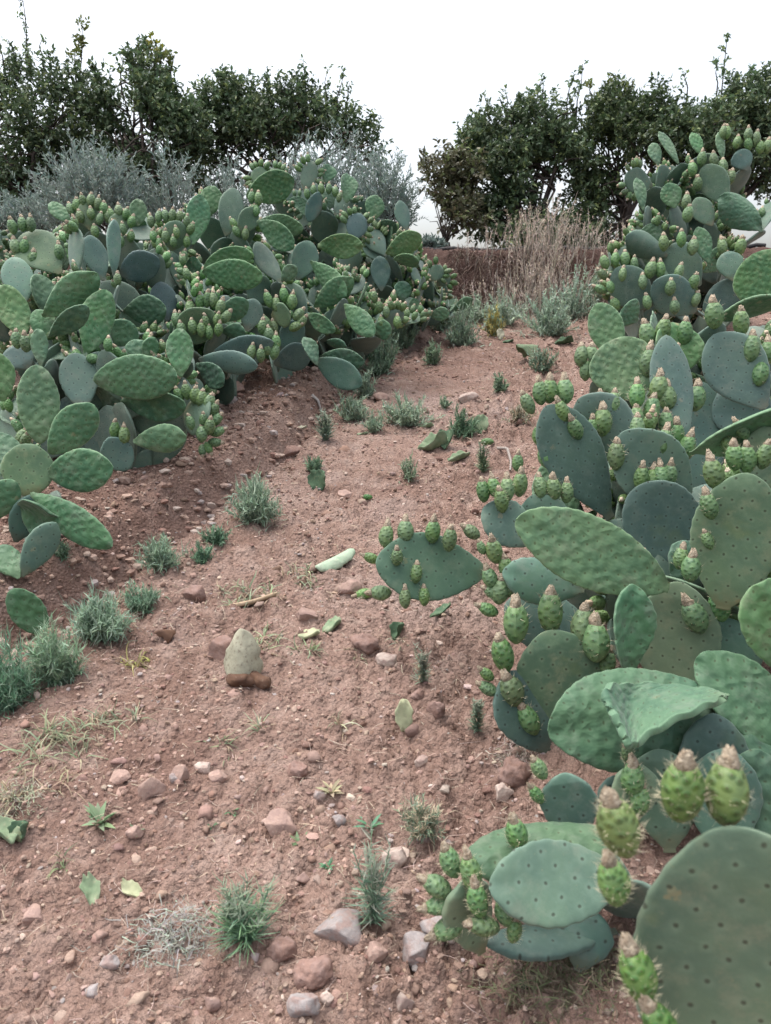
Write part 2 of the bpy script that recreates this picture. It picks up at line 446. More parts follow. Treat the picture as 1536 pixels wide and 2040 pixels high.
# ------------------------------------------------------------------ fruits (unit: body 1 long along +Y)
def fruit_mesh(nr, nring, fat, tipl, seed, spines=0):
    r = random.Random(seed)
    ks = np.linspace(0, 1, nring)
    prof = np.sin(np.pi * np.clip(.06 + .82 * ks, 0, 1)) ** .62 * fat
    prof[0] *= .75
    a = np.linspace(0, 2 * np.pi, nr + 1)
    lob = 1 + .05 * np.sin(a * 3 + r.uniform(0, 6)) * (np.arange(nr + 1) < nr + 1)
    lob[-1] = lob[0]
    bendx, bendz = r.uniform(-.10, .10), r.uniform(-.10, .10)
    V, UV = [], []
    def add_ring(y, rr, jag=0):
        for j in range(nr + 1):
            aa = a[j]; e = 1 + (jag * (r.random() - .5) if j < nr else 0)
            if j == nr and jag: V.append(V[-nr]); UV.append((0, 0)); continue
            V.append((rr * lob[j] * math.cos(aa) * e + bendx * y * y, y + (jag > .2) * (r.random() - .5) * tipl * .35, rr * lob[j] * math.sin(aa) * e + bendz * y * y)); UV.append((j / nr * 7.0, y * 5.2))
    for k in range(nring): add_ring(ks[k], prof[k])
    nb = nring
    # rim, then the withered flower
    tops = [(1.0, prof[-1] * .85), (.975, prof[-1] * .66), (1.0 + tipl * .12, prof[-1] * .86), (1.0 + tipl * .45, prof[-1] * .72), (1 + tipl * .8, prof[-1] * .52), (1.0 + tipl, prof[-1] * .26)]
    for y, rr in tops: add_ring(y, rr, .5 if y > 1.0 else .1)
    m = nb + len(tops); w = nr + 1
    quads = []; qm = []
    for k in range(m - 1):
        for j in range(nr):
            quads.append((k * w + j, (k + 1) * w + j, (k + 1) * w + j + 1, k * w + j + 1)); qm.append(0 if k < nb else 1)
    tris, tm = [], []
    V.append((0, -.03, 0)); UV.append((0, 0)); c = len(V) - 1
    for j in range(nr): tris.append((c, j, j + 1)); tm.append(0)
    V.append((bendx * 1.1, 1 + tipl * .9, bendz * 1.1)); UV.append((0, 0)); c = len(V) - 1
    for j in range(nr): tris.append((c, (m - 1) * w + j + 1, (m - 1) * w + j)); tm.append(1)
    for i in range(spines):
        k = r.choice([1, 2, 3, 4, 5, 6, 7, nring - 1, nring - 1, nring - 2]) % nring; aa = r.uniform(0, 6.283)
        rr = prof[k]; b = np.array([rr * math.cos(aa) + bendx * ks[k] ** 2, ks[k] + r.uniform(-.05, .05), rr * math.sin(aa) + bendz * ks[k] ** 2])
        d = nrm(np.array([math.cos(aa), r.uniform(.0, 1.2) + (.8 if k >= nring - 2 else 0), math.sin(aa)]) + np.array([r.gauss(0, .35) for _ in range(3)]))
        s = nrm(np.cross(d, [r.random(), r.random(), r.random()])) * .006
        n0 = len(V)
        for q in (b + s, b - s, b + d * r.uniform(.08, .24)): V.append(tuple(q)); UV.append((0, 0))
        tris.append((n0, n0 + 1, n0 + 2)); tm.append(2)
    return mesh_np('fruit', V, quads, tris, UV, None, [MAT['fruit'], MAT['flower'], MAT['spine']], qm, tm)
FR_HI = [fruit_mesh(16, 12, random.uniform(.31, .39), random.uniform(.26, .42), 10 + k, 190) for k in range(5)]
FR_MID = [fruit_mesh(11, 9, random.uniform(.31, .39), random.uniform(.24, .38), 30 + k, 40) for k in range(5)]
FR_LO = [fruit_mesh(8, 7, random.uniform(.31, .39), random.uniform(.2, .3), 50 + k, 0) for k in range(5)]

# ------------------------------------------------------------------ plants
class Plant:
    def __init__(s, base, label, group):
        s.base = np.array(base, float)
        s.root = link('prickly_pear', None, None, Matrix.Translation(Vector(s.base)))
        tag(s.root, label, 'cactus', group)
        s.inv = Matrix.Translation(Vector(-s.base))
        s.pads = []; s.nf = 0; s.extra = []
    def add_pad(s, pos, x, y, z, L, W, kind, me, scale, par, tint=None, hero=False):
        M = frame(pos, x, y, z, scale)
        o = link('pad', me, s.root, s.inv @ M)
        if tint: o.color = (*tint, 1)
        rec = dict(pos=np.array(pos), x=x, y=y, z=z, L=L, W=W, obj=o, M=M, hero=hero, kids=0, **{k: par.get(k, 0) for k in ('p', 'q', 'bend', 'cup', 'lop')})
        s.pads.append(rec); return rec
    def add_fruit(s, rec, pos, d, h, tint=None):
        dep = proj(pos)[2]
        var = FR_HI if dep < 1.7 else FR_MID if dep < 3.4 else FR_LO
        x, y, z = basis(d, [random.gauss(0, 1) for _ in range(3)])
        M = frame(pos, x, y, z, h)
        if s.nf >= 100: s.extra.append((random.choice(FR_LO), M)); return
        o = link('fruit', random.choice(var), rec['obj'], rec['M'].inverted() @ M)
        if tint: o.color = (*tint, 1)
        s.nf += 1
    def finish(s):
        if not s.extra: return
        Vs, Qs, Ts, qm, tm, UVs, n = [], [], [], [], [], [], 0
        for me, M in s.extra:
            v = np.empty(len(me.vertices) * 3, np.float32); me.vertices.foreach_get('co', v); v = v.reshape(-1, 3)
            A = np.array((s.inv @ M)); Vs.append(v @ A[:3, :3].T + A[:3, 3])
            lv = np.empty(len(me.loops), np.int32); me.loops.foreach_get('vertex_index', lv)
            lu = np.empty(len(me.loops) * 2, np.float32); me.uv_layers[0].data.foreach_get('uv', lu)
            uvv = np.zeros((len(v), 2)); uvv[lv] = lu.reshape(-1, 2); UVs.append(uvv)
            for p in me.polygons:
                f = [x + n for x in p.vertices]
                if len(f) == 4: Qs.append(f); qm.append(p.material_index)
                else: Ts.append(f); tm.append(p.material_index)
            n += len(v)
        me = mesh_np('fruit', np.concatenate(Vs), Qs, Ts, np.concatenate(UVs), None, [MAT['fruit'], MAT['flower'], MAT['spine']], qm, tm)
        o = link('more_fruit', me, s.root); o['kind'] = 'stuff'

HEROES = []      # (cx, cy, ux, uy, half_len, half_wid, depth) in photo pixels
def hero(pl, bx, by, tx, ty, w, d0, d1=None, roll=0., kind='old', fr=None, fx=(), tint=None, fh=.062, **kw):
    d1 = d0 if d1 is None else d1
    gd = G(bx, by)[1]
    if d0 > gd - .02: d1 += gd - .02 - d0; d0 = gd - .02
    gd = G(tx, ty)[1]
    if d1 > gd - .03: d1 = gd - .03
    B, T_ = P(bx, by, d0), P(tx, ty, d1)
    L = float(np.linalg.norm(T_ - B)); W = w / FPX * (d0 + d1) / 2
    view = nrm(CAM - (B + T_) / 2)
    x, y, z = basis(T_ - B, view)
    r = rad(roll); z2 = z * math.cos(r) + x * math.sin(r); x2 = np.cross(y, z2)
    W = W / max(math.cos(r), .45) if 'rw' not in kw else kw.pop('rw')
    par = dict(p=kw.get('p', random.uniform(1.2, 1.4)), q=kw.get('q', .60), bend=kw.get('bend', random.uniform(-.12, .12)), cup=kw.get('cup', random.uniform(-.08, .08)),
               wave=kw.get('wave', .006 if kind == 'young' else .003), twist=kw.get('twist', random.uniform(-.12, .12)), ph=kw.get('ph', random.uniform(0, 6)),
               lop=kw.get('lop', 0.), T=kw.get('T', .019 if kind == 'young' else .022), wfreq=kw.get('wfreq', 4.), ragged=kw.get('ragged', .02))
    near = (d0 + d1) / 2 < 2.6
    me = pad_mesh(kind, L, W, nu=64 if near else 26, nr=40 if near else 22, **par)
    rec = pl.add_pad(B, x2, y, z2, L, W, kind, me, 1.0, par, tint, True)
    cx, cy = (bx + tx) / 2, (by + ty) / 2; ll = math.hypot(tx - bx, ty - by)
    HEROES.append((cx, cy, (tx - bx) / ll, (ty - by) / ll, ll / 2, w / 2 * (1 if roll < 45 else .8), (d0 + d1) / 2))
    if fr:
        n, t0, t1 = fr[:3]; sides = fr[3] if len(fr) > 3 else (1, -1)
        rim_fruits(pl, rec, n, t0, t1, sides, fh)
    for f in fx:      # fruits the photo shows one by one: centre, height, lean
        cx, cy, hp, an = f[:4]; dd = (d0 + d1) / 2 + (f[4] if len(f) > 4 else -.01)
        h = hp / FPX * dd / 1.25; a = rad(an)
        dirn = UP * math.cos(a) + RIGHT * math.sin(a) - FWD * random.uniform(.0, .25)
        c = P(cx, cy, dd); pl.add_fruit(rec, c - nrm(dirn) * h * .6, nrm(dirn), h, f[5] if len(f) > 5 else tint_f)
    return rec
tint_f = None

def rim_fruits(pl, rec, n, t0, t1, sides, fh, upb=.45):
    slots = []
    for sd in sides:
        m = max(1, int(round(n / len(sides))))
        for k in range(m): slots.append((t0 + (t1 - t0) * (k + random.uniform(.2, .8)) / m, sd))
    for t, sd in slots:
        pos, d = rim_point(rec, t, sd, .97)
        off = rec['z'] * random.uniform(-.006, .006)
        dd = nrm(d + np.array([0, 0, upb]) + np.array([random.gauss(0, .16) for _ in range(3)]))
        pl.add_fruit(rec, pos + off, dd, fh * random.uniform(.85, 1.15))

def face_fruits(pl, rec, n, fh, sgn=1):
    for _ in range(n):
        t = random.uniform(.45, .92); f = float(outline(np.array(t), rec['p'], rec['q'])); v = random.uniform(-.75, .75) * f
        pos = rec['pos'] + rec['x'] * v * rec['W'] / 2 + rec['y'] * t * rec['L'] + rec['z'] * (rec['bend'] * rec['L'] * (t - .25) ** 2 + rec['cup'] * rec['W'] * v * v + sgn * .008)
        pl.add_fruit(rec, pos, nrm(rec['z'] * sgn * .9 + rec['y'] * .4 + np.array([0, 0, .5]) + np.array([random.gauss(0, .2) for _ in range(3)])), fh * random.uniform(.8, 1.1))

def inside(poly, x, y):
    c = False; n = len(poly); j = n - 1
    for i in range(n):
        xi, yi = poly[i]; xj, yj = poly[j]
        if (yi > y) != (yj > y) and x < (xj - xi) * (y - yi) / (yj - yi) + xi: c = not c
        j = i
    return c

def blocked(pts, slack=.04):
    """would these points stand in front of a pad the photo shows whole?"""
    for p in pts:
        px, py, d = proj(p)
        for (cx, cy, ux, uy, hl, hw, hd) in HEROES:
            if d > hd + slack: continue
            dx, dy = px - cx, py - cy
            a = (dx * ux + dy * uy) / (hl * 1.02); b = (-dx * uy + dy * ux) / (hw * 1.05)
            if a * a + b * b < 1: return True
    return False

def samples(pos, x, y, L, W):
    return [pos + y * L * .15, pos + y * L * .6, pos + y * L, pos + y * L * .62 + x * W * .5, pos + y * L * .62 - x * W * .5, pos + y * L * .9 + x * W * .33, pos + y * L * .9 - x * W * .33]

def put_pad(pl, pos, d, nz, L, kind, check=True, poly=None, tint=None):
    me, W, kw = random.choice(VAR[kind]); sc = L / .40
    x, y, z = basis(d, nz)
    s = samples(pos, x, y, L, W * sc)
    if check:
        for p in s[1:]:
            if p[2] < float(gh(p[0], p[1], False)) + .015: return None
            if poly:
                px, py, dd = proj(p)
                if not inside(poly, px, py): return None
        if blocked(s): return None
    return pl.add_pad(pos, x, y, z, L, W * sc, kind, me, sc, kw, tint)

def connect(pl):
    """stalk pads behind the visible ones so that every pad really grows out of the plant"""
    for rec in list(pl.pads):
        if not rec['hero']: continue
        B = rec['pos']
        near = any(o is not rec and min(np.linalg.norm(B - q) for q in samples(o['pos'], o['x'], o['y'], o['L'], o['W'])) < .10 for o in pl.pads)
        if near or B[2] - gh(B[0], B[1]) < .05: continue
        for _ in range(5):
            to = pl.base + np.array([0, 0, .0]) - B; dist = np.linalg.norm(to)
            if dist < .12: break
            if dist < .50: L, start = dist, pl.base
            else:
                L = random.uniform(.34, .42); dirn = nrm(nrm(to) + np.array([random.gauss(0, .2), abs(random.gauss(0, .25)), -.15]))
                start = B + dirn * L
                g = float(gh(start[0], start[1]))
                if start[2] < g: start[2] = g
                L = np.linalg.norm(start - B)
            me, W, kw = random.choice(VAR['old']); kw = dict(kw, bend=0)
            x, y, z = basis(B - start, [random.gauss(0, .4), -1, .3])
            if not blocked(samples(start, x, y, L, W * .7), .0):
                pl.add_pad(start, x, y, z, L, W * L / .4, 'old', me, L / .4, kw)
            B = start
            if np.linalg.norm(B - pl.base) < .1: break

def grow(pl, nmax, height, poly, lean=(0, 0, 0), young=.35, fruity=.95, size=(.33, .43), roots=4, fh=.066, maxlev=6, fmax=240, spread=.55, tint=None):
    lean = np.array(lean, float)
    q = []
    for k in range(roots):
        a = 2 * math.pi * k / roots + random.uniform(-.5, .5)
        r = random.uniform(.0, .22)
        b = pl.base + np.array([r * math.cos(a), r * math.sin(a), 0]); b[2] = float(gh(b[0], b[1])) - .03
        d = nrm(np.array([math.cos(a) * spread, math.sin(a) * spread, 1.0]) + lean * .3)
        q.append((b, d, 0))
    for rec in pl.pads:
        if not rec['hero']: q.append((rec['pos'] + rec['y'] * rec['L'] * .95, nrm(np.array([random.gauss(0, .5), random.gauss(0, .5), 1])), 1))
    n = 0; made = []
    while q and n < nmax:
        i = random.randrange(min(len(q), 4)); pos, d0, lev = q.pop(i)
        rec = None
        for _ in range(6):
            L = random.uniform(*size) * (1.1 if lev == 0 else 1)
            d = nrm(d0 + np.array([random.gauss(0, .28) for _ in range(3)]) * (1 + .4 * (_ > 2)))
            nz = np.array([random.gauss(0, 1), random.gauss(-.35, 1), random.gauss(0, .45)])
            if pos[2] + d[2] * L > pl.base[2] + height: continue
            kind = 'young' if (lev >= 2 and random.random() < young) else 'old'
            rec = put_pad(pl, pos, d, nz, L, kind, True, poly, tint)
            if rec: break
        if not rec: continue
        rec['lev'] = lev; rec['kind'] = kind; n += 1; made.append(rec)
        if lev < maxlev:
            for c in range(random.choice([2, 2, 3] if lev < 2 else [1, 2, 2, 3])):
                t = random.uniform(.70, 1.0); sd = random.choice([-1, 1])
                p2, out = rim_point(rec, t, sd, .95)
                nd = nrm(out * .55 + np.array([0, 0, .42]) + lean * .35 + rec['z'] * random.gauss(0, .45) + np.array([random.gauss(0, .2) for _ in range(3)]))
                q.append((p2, nd, lev + 1)); rec['kids'] += 1
    random.shuffle(made)
    made.sort(key=lambda r: -r['lev'])
    for rec in made:
        if pl.nf >= fmax: break
        if rec['kind'] == 'young' and random.random() < .6: continue
        if random.random() < fruity and rec['lev'] >= 1:
            m = random.randint(6, 13)
            px, py, dd = proj(rec['pos'] + rec['y'] * rec['L'])
            for kf in range(m):
                t = random.uniform(.55, 1.0); sd = random.choice([-1, 1]); pos, dr = rim_point(rec, t, sd, .97)
                dr = nrm(dr + np.array([0, 0, .45]) + np.array([random.gauss(0, .26) for _ in range(3)]))
                if blocked([pos, pos + dr * fh], .01): continue
                pl.add_fruit(rec, pos, dr, fh * random.uniform(.62, 1.18))
            if random.random() < .4: face_fruits(pl, rec, random.randint(2, 6), fh, 1 if rec['z'] @ (CAM - rec['pos']) > 0 else -1)
# ------------------------------------------------------------------ the ground itself
def build_ground():
    ys = [-6, -3, -1.5, -.6, 0, .35, .6]; y = .72
    while y < 9.6:
        ys.append(y); y += max(.0055, .0042 * (y + .15)) if y < 6.5 else .03
    ys += list(np.linspace(9.7, 15, 60)) + list(np.geomspace(16, 420, 26))
    half = np.concatenate([np.arange(0, 1.15, .0085), np.arange(1.15, 2.4, .013), np.arange(2.4, 3.0, .03), np.arange(3.0, 7, .09), np.geomspace(7.2, 420, 34)])
    xs = np.concatenate([-half[:0:-1], half]); ys = np.array(ys)
    X, Y = np.meshgrid(xs, ys)
    Z = gh(X, Y)
    V = np.stack([X, Y, Z], -1).reshape(-1, 3)
    idx = np.arange(len(V)).reshape(X.shape)
    q = np.stack([idx[:-1, :-1], idx[:-1, 1:], idx[1:, 1:], idx[1:, :-1]], -1).reshape(-1, 4)
    o = link('ground', mesh_np('ground', V, q, mats=[MAT['soil']])); tag(o, kind='structure')
build_ground()

GRP_L = 'prickly pears of the row on the lane\'s left bank'
GRP_R = 'prickly pears of the row along the lane\'s right edge'
def plant_at(px, py, label, group, dz=0, dd=0.):
    p, d = G(px, py)
    if dd: p = p + np.array([0, dd, 0]); p[2] = float(gh(p[0], p[1]))
    p[2] -= .03
    return Plant(p, label, group)

LEFT = [(-700, 470), (0, 440), (95, 440), (150, 412), (290, 425), (360, 440), (405, 385), (470, 380), (520, 375), (620, 338), (700, 365), (770, 408), (828, 470), (850, 530),
        (915, 590), (900, 640), (810, 655), (740, 690), (725, 770), (640, 770), (560, 745), (440, 795), (420, 880), (380, 910), (260, 940), (215, 1085), (100, 1150), (40, 1170), (-700, 1330)]
RIGHT_ = [(2300, 220), (1500, 282), (1440, 285), (1370, 300), (1300, 330), (1252, 350), (1240, 400), (1225, 470), (1200, 560), (1225, 640), (1180, 720), (1075, 800), (1080, 900), (975, 990), (965, 1050),
          (985, 1300), (1020, 1430), (1085, 1530), (1075, 1600), (930, 1700), (900, 1840), (1000, 1880), (1200, 1900), (1350, 2300), (2300, 2300)]
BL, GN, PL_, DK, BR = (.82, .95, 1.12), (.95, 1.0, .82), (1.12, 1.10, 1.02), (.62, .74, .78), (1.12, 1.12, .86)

def folded_pad(pl, rows, tint):
    A = np.array([P(*r[:3]) for r in rows]); B = np.array([P(*r[3:]) for r in rows]); n = len(rows)
    t = np.linspace(0, n - 1, n * 5); k = np.arange(n)
    def cr(Q):
        out = []
        for u in t:
            i = min(int(u), n - 2); f = u - i; q = [Q[max(i - 1, 0)], Q[i], Q[i + 1], Q[min(i + 2, n - 1)]]
            out.append(.5 * (2 * q[1] + (q[2] - q[0]) * f + (2 * q[0] - 5 * q[1] + 4 * q[2] - q[3]) * f * f + (3 * q[1] - q[0] - 3 * q[2] + q[3]) * f ** 3))
        return np.array(out)
    a, b = cr(A), cr(B); v = .5 - .5 * np.cos(np.pi * np.linspace(0, 1, 17)); m = len(t)
    V = a[:, None] * (1 - v)[None, :, None] + b[:, None] * v[None, :, None]
    V = V + FWD * (.10 * np.linalg.norm(a - b, axis=1)[:, None] * 4 * (v * (1 - v))[None])[..., None]
    tt = np.linspace(0, 1, m)[:, None]; V = V + FWD * (.005 * np.sin(tt * 34 + 3 * v[None]) * np.sin(v[None] * 9 + tt * 7) * (1.2 - v[None]))[..., None] + UP * (.004 * np.sin(tt * 46) * (np.abs(2 * v - 1) ** 4)[None])[..., None]
    w = np.linalg.norm(a - b, axis=1)[:, None] * (v - .5)[None]; ln = np.concatenate([[0], np.cumsum(np.linalg.norm(np.diff((a + b) / 2, axis=0), axis=1))])
    UV = np.stack([w, ln[:, None] + 0 * w], -1).reshape(-1, 2); rim = np.abs(2 * v - 1)[None] + 0 * w; rim[-2:] = 1
    ix = np.arange(m * 17).reshape(m, 17); q = np.stack([ix[:-1, :-1], ix[:-1, 1:], ix[1:, 1:], ix[1:, :-1]], -1).reshape(-1, 4)
    base = (a[0] + b[0]) / 2; me = mesh_np('pad', V.reshape(-1, 3) - base, q, None, UV, {'Rim': rim.ravel()}, [MAT['young']])
    o = link('pad', me, pl.root, Matrix.Translation(Vector(base - pl.base))); o.color = (*tint, 1)
    s_ = o.modifiers.new('thickness', 'SOLIDIFY'); s_.thickness = .016; s_.offset = 0
    sb = o.modifiers.new('round', 'SUBSURF'); sb.levels = sb.render_levels = 1
    HEROES.append((1320, 1415, -1, .12, 120, 55, 1.6))
# ---- right row -------------------------------------------------------------------------------
b0 = np.array([.80, .86, 0]); b0[2] = float(gh(.80, .86)) - .03
r0 = Plant(b0, 'closest prickly pear, huge pale round pad topped by two fat lime green fruits', GRP_R)
tint_f = (1.15, 1.12, .8)
hero(r0, 1560, 2290, 1452, 1634, 470, .90, .84, 4, 'old', fx=[(1357, 1568, 152, -3, -.012), (1452, 1573, 152, 4, -.012), (1232, 1640, 150, -16, -.03), (1222, 1752, 110, -10, .02), (1270, 1935, 130, -16, -.03),
     (1312, 2040, 130, -35, -.04)], tint=(1.12, 1.08, .88), p=1.02, q=.52, bend=.05, cup=.05, wave=.004)
tint_f = None
hero(r0, 1680, 2350, 1620, 1950, 260, 1.02, 1.0, 20, 'old', tint=DK)
r1 = plant_at(1300, 1850, 'low sprawling prickly pear, dusky pad end on and small pad ringed with green fruits', GRP_R, dd=.05)
hero(r1, 1240, 1745, 972, 1772, 158, 1.36, 1.30, 8, 'old', tint=(.92, 1.02, .95), p=1.15, q=.55, bend=.05)
hero(r1, 1250, 1665, 925, 1715, 120, 1.52, 1.46, 30, 'young', tint=(.78, .86, .74), cup=-.12, q=.55, fx=[(1030, 1660, 75, -10, -.03)])
hero(r1, 960, 1900, 915, 1745, 105, 1.40, 1.34, 25, 'old', tint=BR, fx=[(895, 1715, 75, -25), (868, 1765, 72, -60), (872, 1805, 72, -95), (890, 1850, 78, -110), (938, 1735, 85, -8, -.04), (950, 1790, 85, -14, -.06),
     (962, 1845, 72, -80, -.06), (1005, 1815, 70, -15, -.05), (1025, 1850, 60, 10, -.05)])
hero(r1, 1150, 1680, 1120, 1535, 112, 1.62, 1.60, 0, 'old', tint=(1.0, 1.08, 1.1), fx=[(1072, 1530, 55, -35), (1068, 1580, 50, -30)])
hero(r1, 1260, 1640, 1270, 1520, 90, 1.60, 1.60, 20, 'old', tint=BR, fx=[(1260, 1550, 80, -8, -.02), (1275, 1590, 70, 5, -.02)])
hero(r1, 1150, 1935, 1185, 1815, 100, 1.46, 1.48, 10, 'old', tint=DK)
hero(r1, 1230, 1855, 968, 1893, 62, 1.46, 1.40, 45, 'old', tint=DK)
r2 = plant_at(1440, 1560, 'prickly pear with a folded wavy dark pad below a round speckled pale pad', GRP_R, dd=.12)
hero(r2, 1445, 1400, 1092, 1455, 205, 1.78, 1.68, 6, 'young', tint=(.62, .74, .64), wave=.018, wfreq=3, cup=-.10, p=1.12, q=.55)
folded_pad(r2, [(1449, 1386, 1.66, 1447, 1392, 1.66), (1425, 1378, 1.70, 1422, 1402, 1.64), (1390, 1374, 1.73, 1385, 1418, 1.61), (1340, 1368, 1.76, 1335, 1440, 1.58), (1290, 1363, 1.76, 1292, 1466, 1.55), (1250, 1362, 1.72, 1264, 1486, 1.53),
    (1226, 1362, 1.66, 1252, 1484, 1.515), (1208, 1368, 1.61, 1243, 1466, 1.52), (1202, 1382, 1.59, 1234, 1446, 1.53), (1206, 1398, 1.58, 1224, 1426, 1.54)], (.80, .96, .86))
hero(r2, 1160, 1480, 1088, 1257, 178, 2.02, 1.96, 4, 'old', tint=(1.25, 1.22, .92), p=1.2, q=.57, fx=[(1026, 1238, 96, -6), (1097, 1214, 96, 0), (1158, 1243, 84, 4), (1190, 1274, 92, 4, -.03), (1000, 1300, 86, -16), (1018, 1372, 80, -20),
     (970, 1372, 50, -62), (1052, 1432, 78, -28), (968, 1342, 40, -50), (1212, 1318, 60, 10)])
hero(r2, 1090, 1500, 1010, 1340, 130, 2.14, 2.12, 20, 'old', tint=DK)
hero(r2, 1252, 1348, 1256, 1162, 86, 1.92, 1.88, 38, 'young', tint=(1.0, 1.12, 1.08), cup=.22, twist=.25, rw=.115)
hero(r2, 1345, 1400, 1350, 1156, 165, 2.12, 2.08, 0, 'old', tint=(1.16, 1.14, .90), p=1.15, fx=[(1385, 1225, 82, -20, -.06), (1432, 1205, 70, -12, -.04), (1472, 1180, 55, 8)])
hero(r2, 1430, 1390, 1450, 1232, 150, 2.18, 2.16, 8, 'old', tint=(.95, 1.08, 1.08))
hero(r2, 1570, 1350, 1525, 1155, 130, 1.70, 1.66, 14, 'young', tint=(1.06, 1.14, .86), wave=.012)
hero(r2, 1590, 1500, 1398, 1300, 128, 1.72, 1.80, 25, 'young', tint=(.62, .78, .66), wave=.012)
hero(r2, 1560, 1650, 1480, 1450, 110, 1.62, 1.75, 35, 'young', tint=(.55, .68, .62))
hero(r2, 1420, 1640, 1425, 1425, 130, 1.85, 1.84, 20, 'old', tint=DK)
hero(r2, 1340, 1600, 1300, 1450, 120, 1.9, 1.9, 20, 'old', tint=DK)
hero(r2, 1335, 1700, 1312, 1490, 150, 1.80, 1.82, 6, 'old', tint=(.95, 1.02, .9), fx=[(1262, 1545, 76, -8, -.04), (1250, 1500, 50, -14, -.02)])
hero(r2, 1245, 1660, 1222, 1545, 84, 1.84, 1.86, 14, 'old', tint=DK)
hero(r2, 1440, 1720, 1445, 1490, 140, 1.74, 1.76, 10, 'old', tint=(.6, .72, .72))
hero(r2, 1530, 1730, 1500, 1490, 130, 1.66, 1.7, 16, 'young', tint=(.55, .68, .6))
r3 = plant_at(1400, 1330, 'prickly pear with a big bright tongue shaped pad, one pad reaching over the lane', GRP_R, dd=.25)
hero(r3, 1335, 1172, 1032, 1035, 142, 2.00, 1.90, 8, 'young', tint=(1.12, 1.18, .92), p=1.18, q=.55, bend=-.05, wave=.006)
hero(r3, 975, 1140, 747, 1122, 136, 2.38, 2.30, 6, 'old', tint=(.72, .90, .74), p=1.3, q=.6, fx=[(768, 1066, 54, -4), (808, 1056, 54, 3), (861, 1056, 54, -2), (896, 1072, 56, 6, -.03), (937, 1060, 44, -60), (738, 1112, 40, -75),
     (756, 1182, 50, -95), (791, 1108, 40, 3, -.05), (830, 1140, 46, 5, -.05), (806, 1190, 46, -6, -.05), (846, 1186, 44, 4, -.05)])
hero(r3, 1165, 1175, 998, 1142, 92, 2.12, 2.06, 10, 'old', tint=(1.0, 1.12, 1.15), fx=[(985, 1095, 60, -12), (1010, 1130, 56, -5), (975, 1150, 50, -25), (995, 1175, 60, 2), (1015, 1165, 54, 10), (970, 1215, 50, -70), (980, 1180, 44, -60), (958, 1090, 34, -30)])
hero(r3, 1210, 1290, 1010, 1205, 120, 2.25, 2.2, 10, 'old', tint=DK)
hero(r3, 1070, 1085, 965, 1010, 92, 2.42, 2.40, 12, 'old', tint=(1.12, 1.18, 1.16), fx=[(962, 976, 52, -8), (985, 968, 46, -2), (1000, 995, 56, -6, -.04), (1010, 972, 56, -3, -.02)])
hero(r3, 1110, 1110, 1060, 985, 112, 2.48, 2.46, 4, 'old', tint=(1.06, 1.14, 1.1), fx=[(1035, 962, 58, 0, -.02), (1077, 968, 54, 0, -.02), (1104, 972, 54, 2, -.02), (1130, 978, 50, 6), (1032, 920, 40, 4)])
hero(r3, 1218, 1035, 1088, 808, 118, 2.60, 2.52, 22, 'old', tint=(.68, .82, .84), p=1.45, fx=[(1050, 802, 52, -28), (1074, 780, 56, -12), (1096, 776, 56, 3), (1126, 776, 58, -6), (1118, 818, 54, -30, -.03), (1146, 852, 52, -25, -.03), (1074, 866, 50, -12), (1084, 908, 50, -14)])
hero(r3, 1270, 905, 1150, 795, 118, 2.74, 2.68, 5, 'old', tint=(1.0, 1.08, 1.08), fx=[(1198, 838, 64, -6, -.05), (1222, 800, 54, 5), (1180, 850, 44, 2, -.05), (1200, 800, 50, -4)])
hero(r3, 1370, 1010, 1232, 862, 140, 2.55, 2.5, 6, 'old', tint=(1.0, 1.08, 1.06), p=1.15, fx=[(1230, 905, 66, 5, -.03), (1277, 950, 58, -4, -.05), (1300, 952, 52, 2, -.04), (1318, 948, 56, 0, -.05), (1335, 945, 54, 6, -.04), (1270, 850, 56, 4), (1322, 878, 66, 10, -.02)])
hero(r3, 1390, 1120, 1262, 970, 150, 2.50, 2.48, 4, 'old', tint=(.78, .86, .92), q=.5)
hero(r3, 1440, 1215, 1490, 940, 170, 2.02, 1.94, 2, 'old', tint=(1.12, 1.14, .86), p=1.2, q=.58, fx=[(1490, 912, 66, 2), (1466, 908, 60, -4), (1424, 940, 72, -8), (1522, 905, 62, 5), (1413, 1005, 64, -15, -.04), (1376, 1130, 64, -3, -.04), (1410, 1075, 44, -20), (1358, 1110, 52, 12)])
hero(r3, 1340, 1150, 1395, 1085, 80, 2.2, 2.2, 15, 'young', tint=DK)
hero(r3, 1375, 905, 1580, 815, 70, 2.3, 2.15, 52, 'young', tint=(1.05, 1.16, 1.0), rw=.16, cup=.2)
hero(r3, 1545, 1000, 1520, 850, 110, 2.2, 2.2, 10, 'old', tint=BR, fr=(5, .6, 1))
r4 = plant_at(1470, 985, 'tall prickly pear with a wide pale green curled pad and a grey blue drooping pad', GRP_R, dd=.45)
hero(r4, 1275, 800, 1215, 680, 128, 3.15, 3.2, 10, 'young', tint=(1.22, 1.24, .98), q=.52, bend=.1)
hero(r4, 1340, 760, 1345, 640, 90, 3.2, 3.2, 30, 'young', tint=(1.2, 1.24, .95), cup=.25, fx=[(1340, 715, 66, 12, -.06), (1290, 720, 64, -2, -.06), (1290, 665, 60, -6), (1320, 655, 56, 2), (1366, 660, 56, 10)])
hero(r4, 1360, 900, 1325, 668, 80, 2.9, 2.95, 22, 'old', tint=(.92, 1.0, 1.08), fx=[(1312, 770, 60, -4), (1330, 790, 60, 3), (1345, 865, 60, 4, -.03), (1328, 840, 56, 4, -.04), (1366, 890, 62, 4, -.06), (1268, 785, 60, -2, -.06), (1296, 815, 64, 3, -.05), (1270, 830, 54, 0, -.08)])
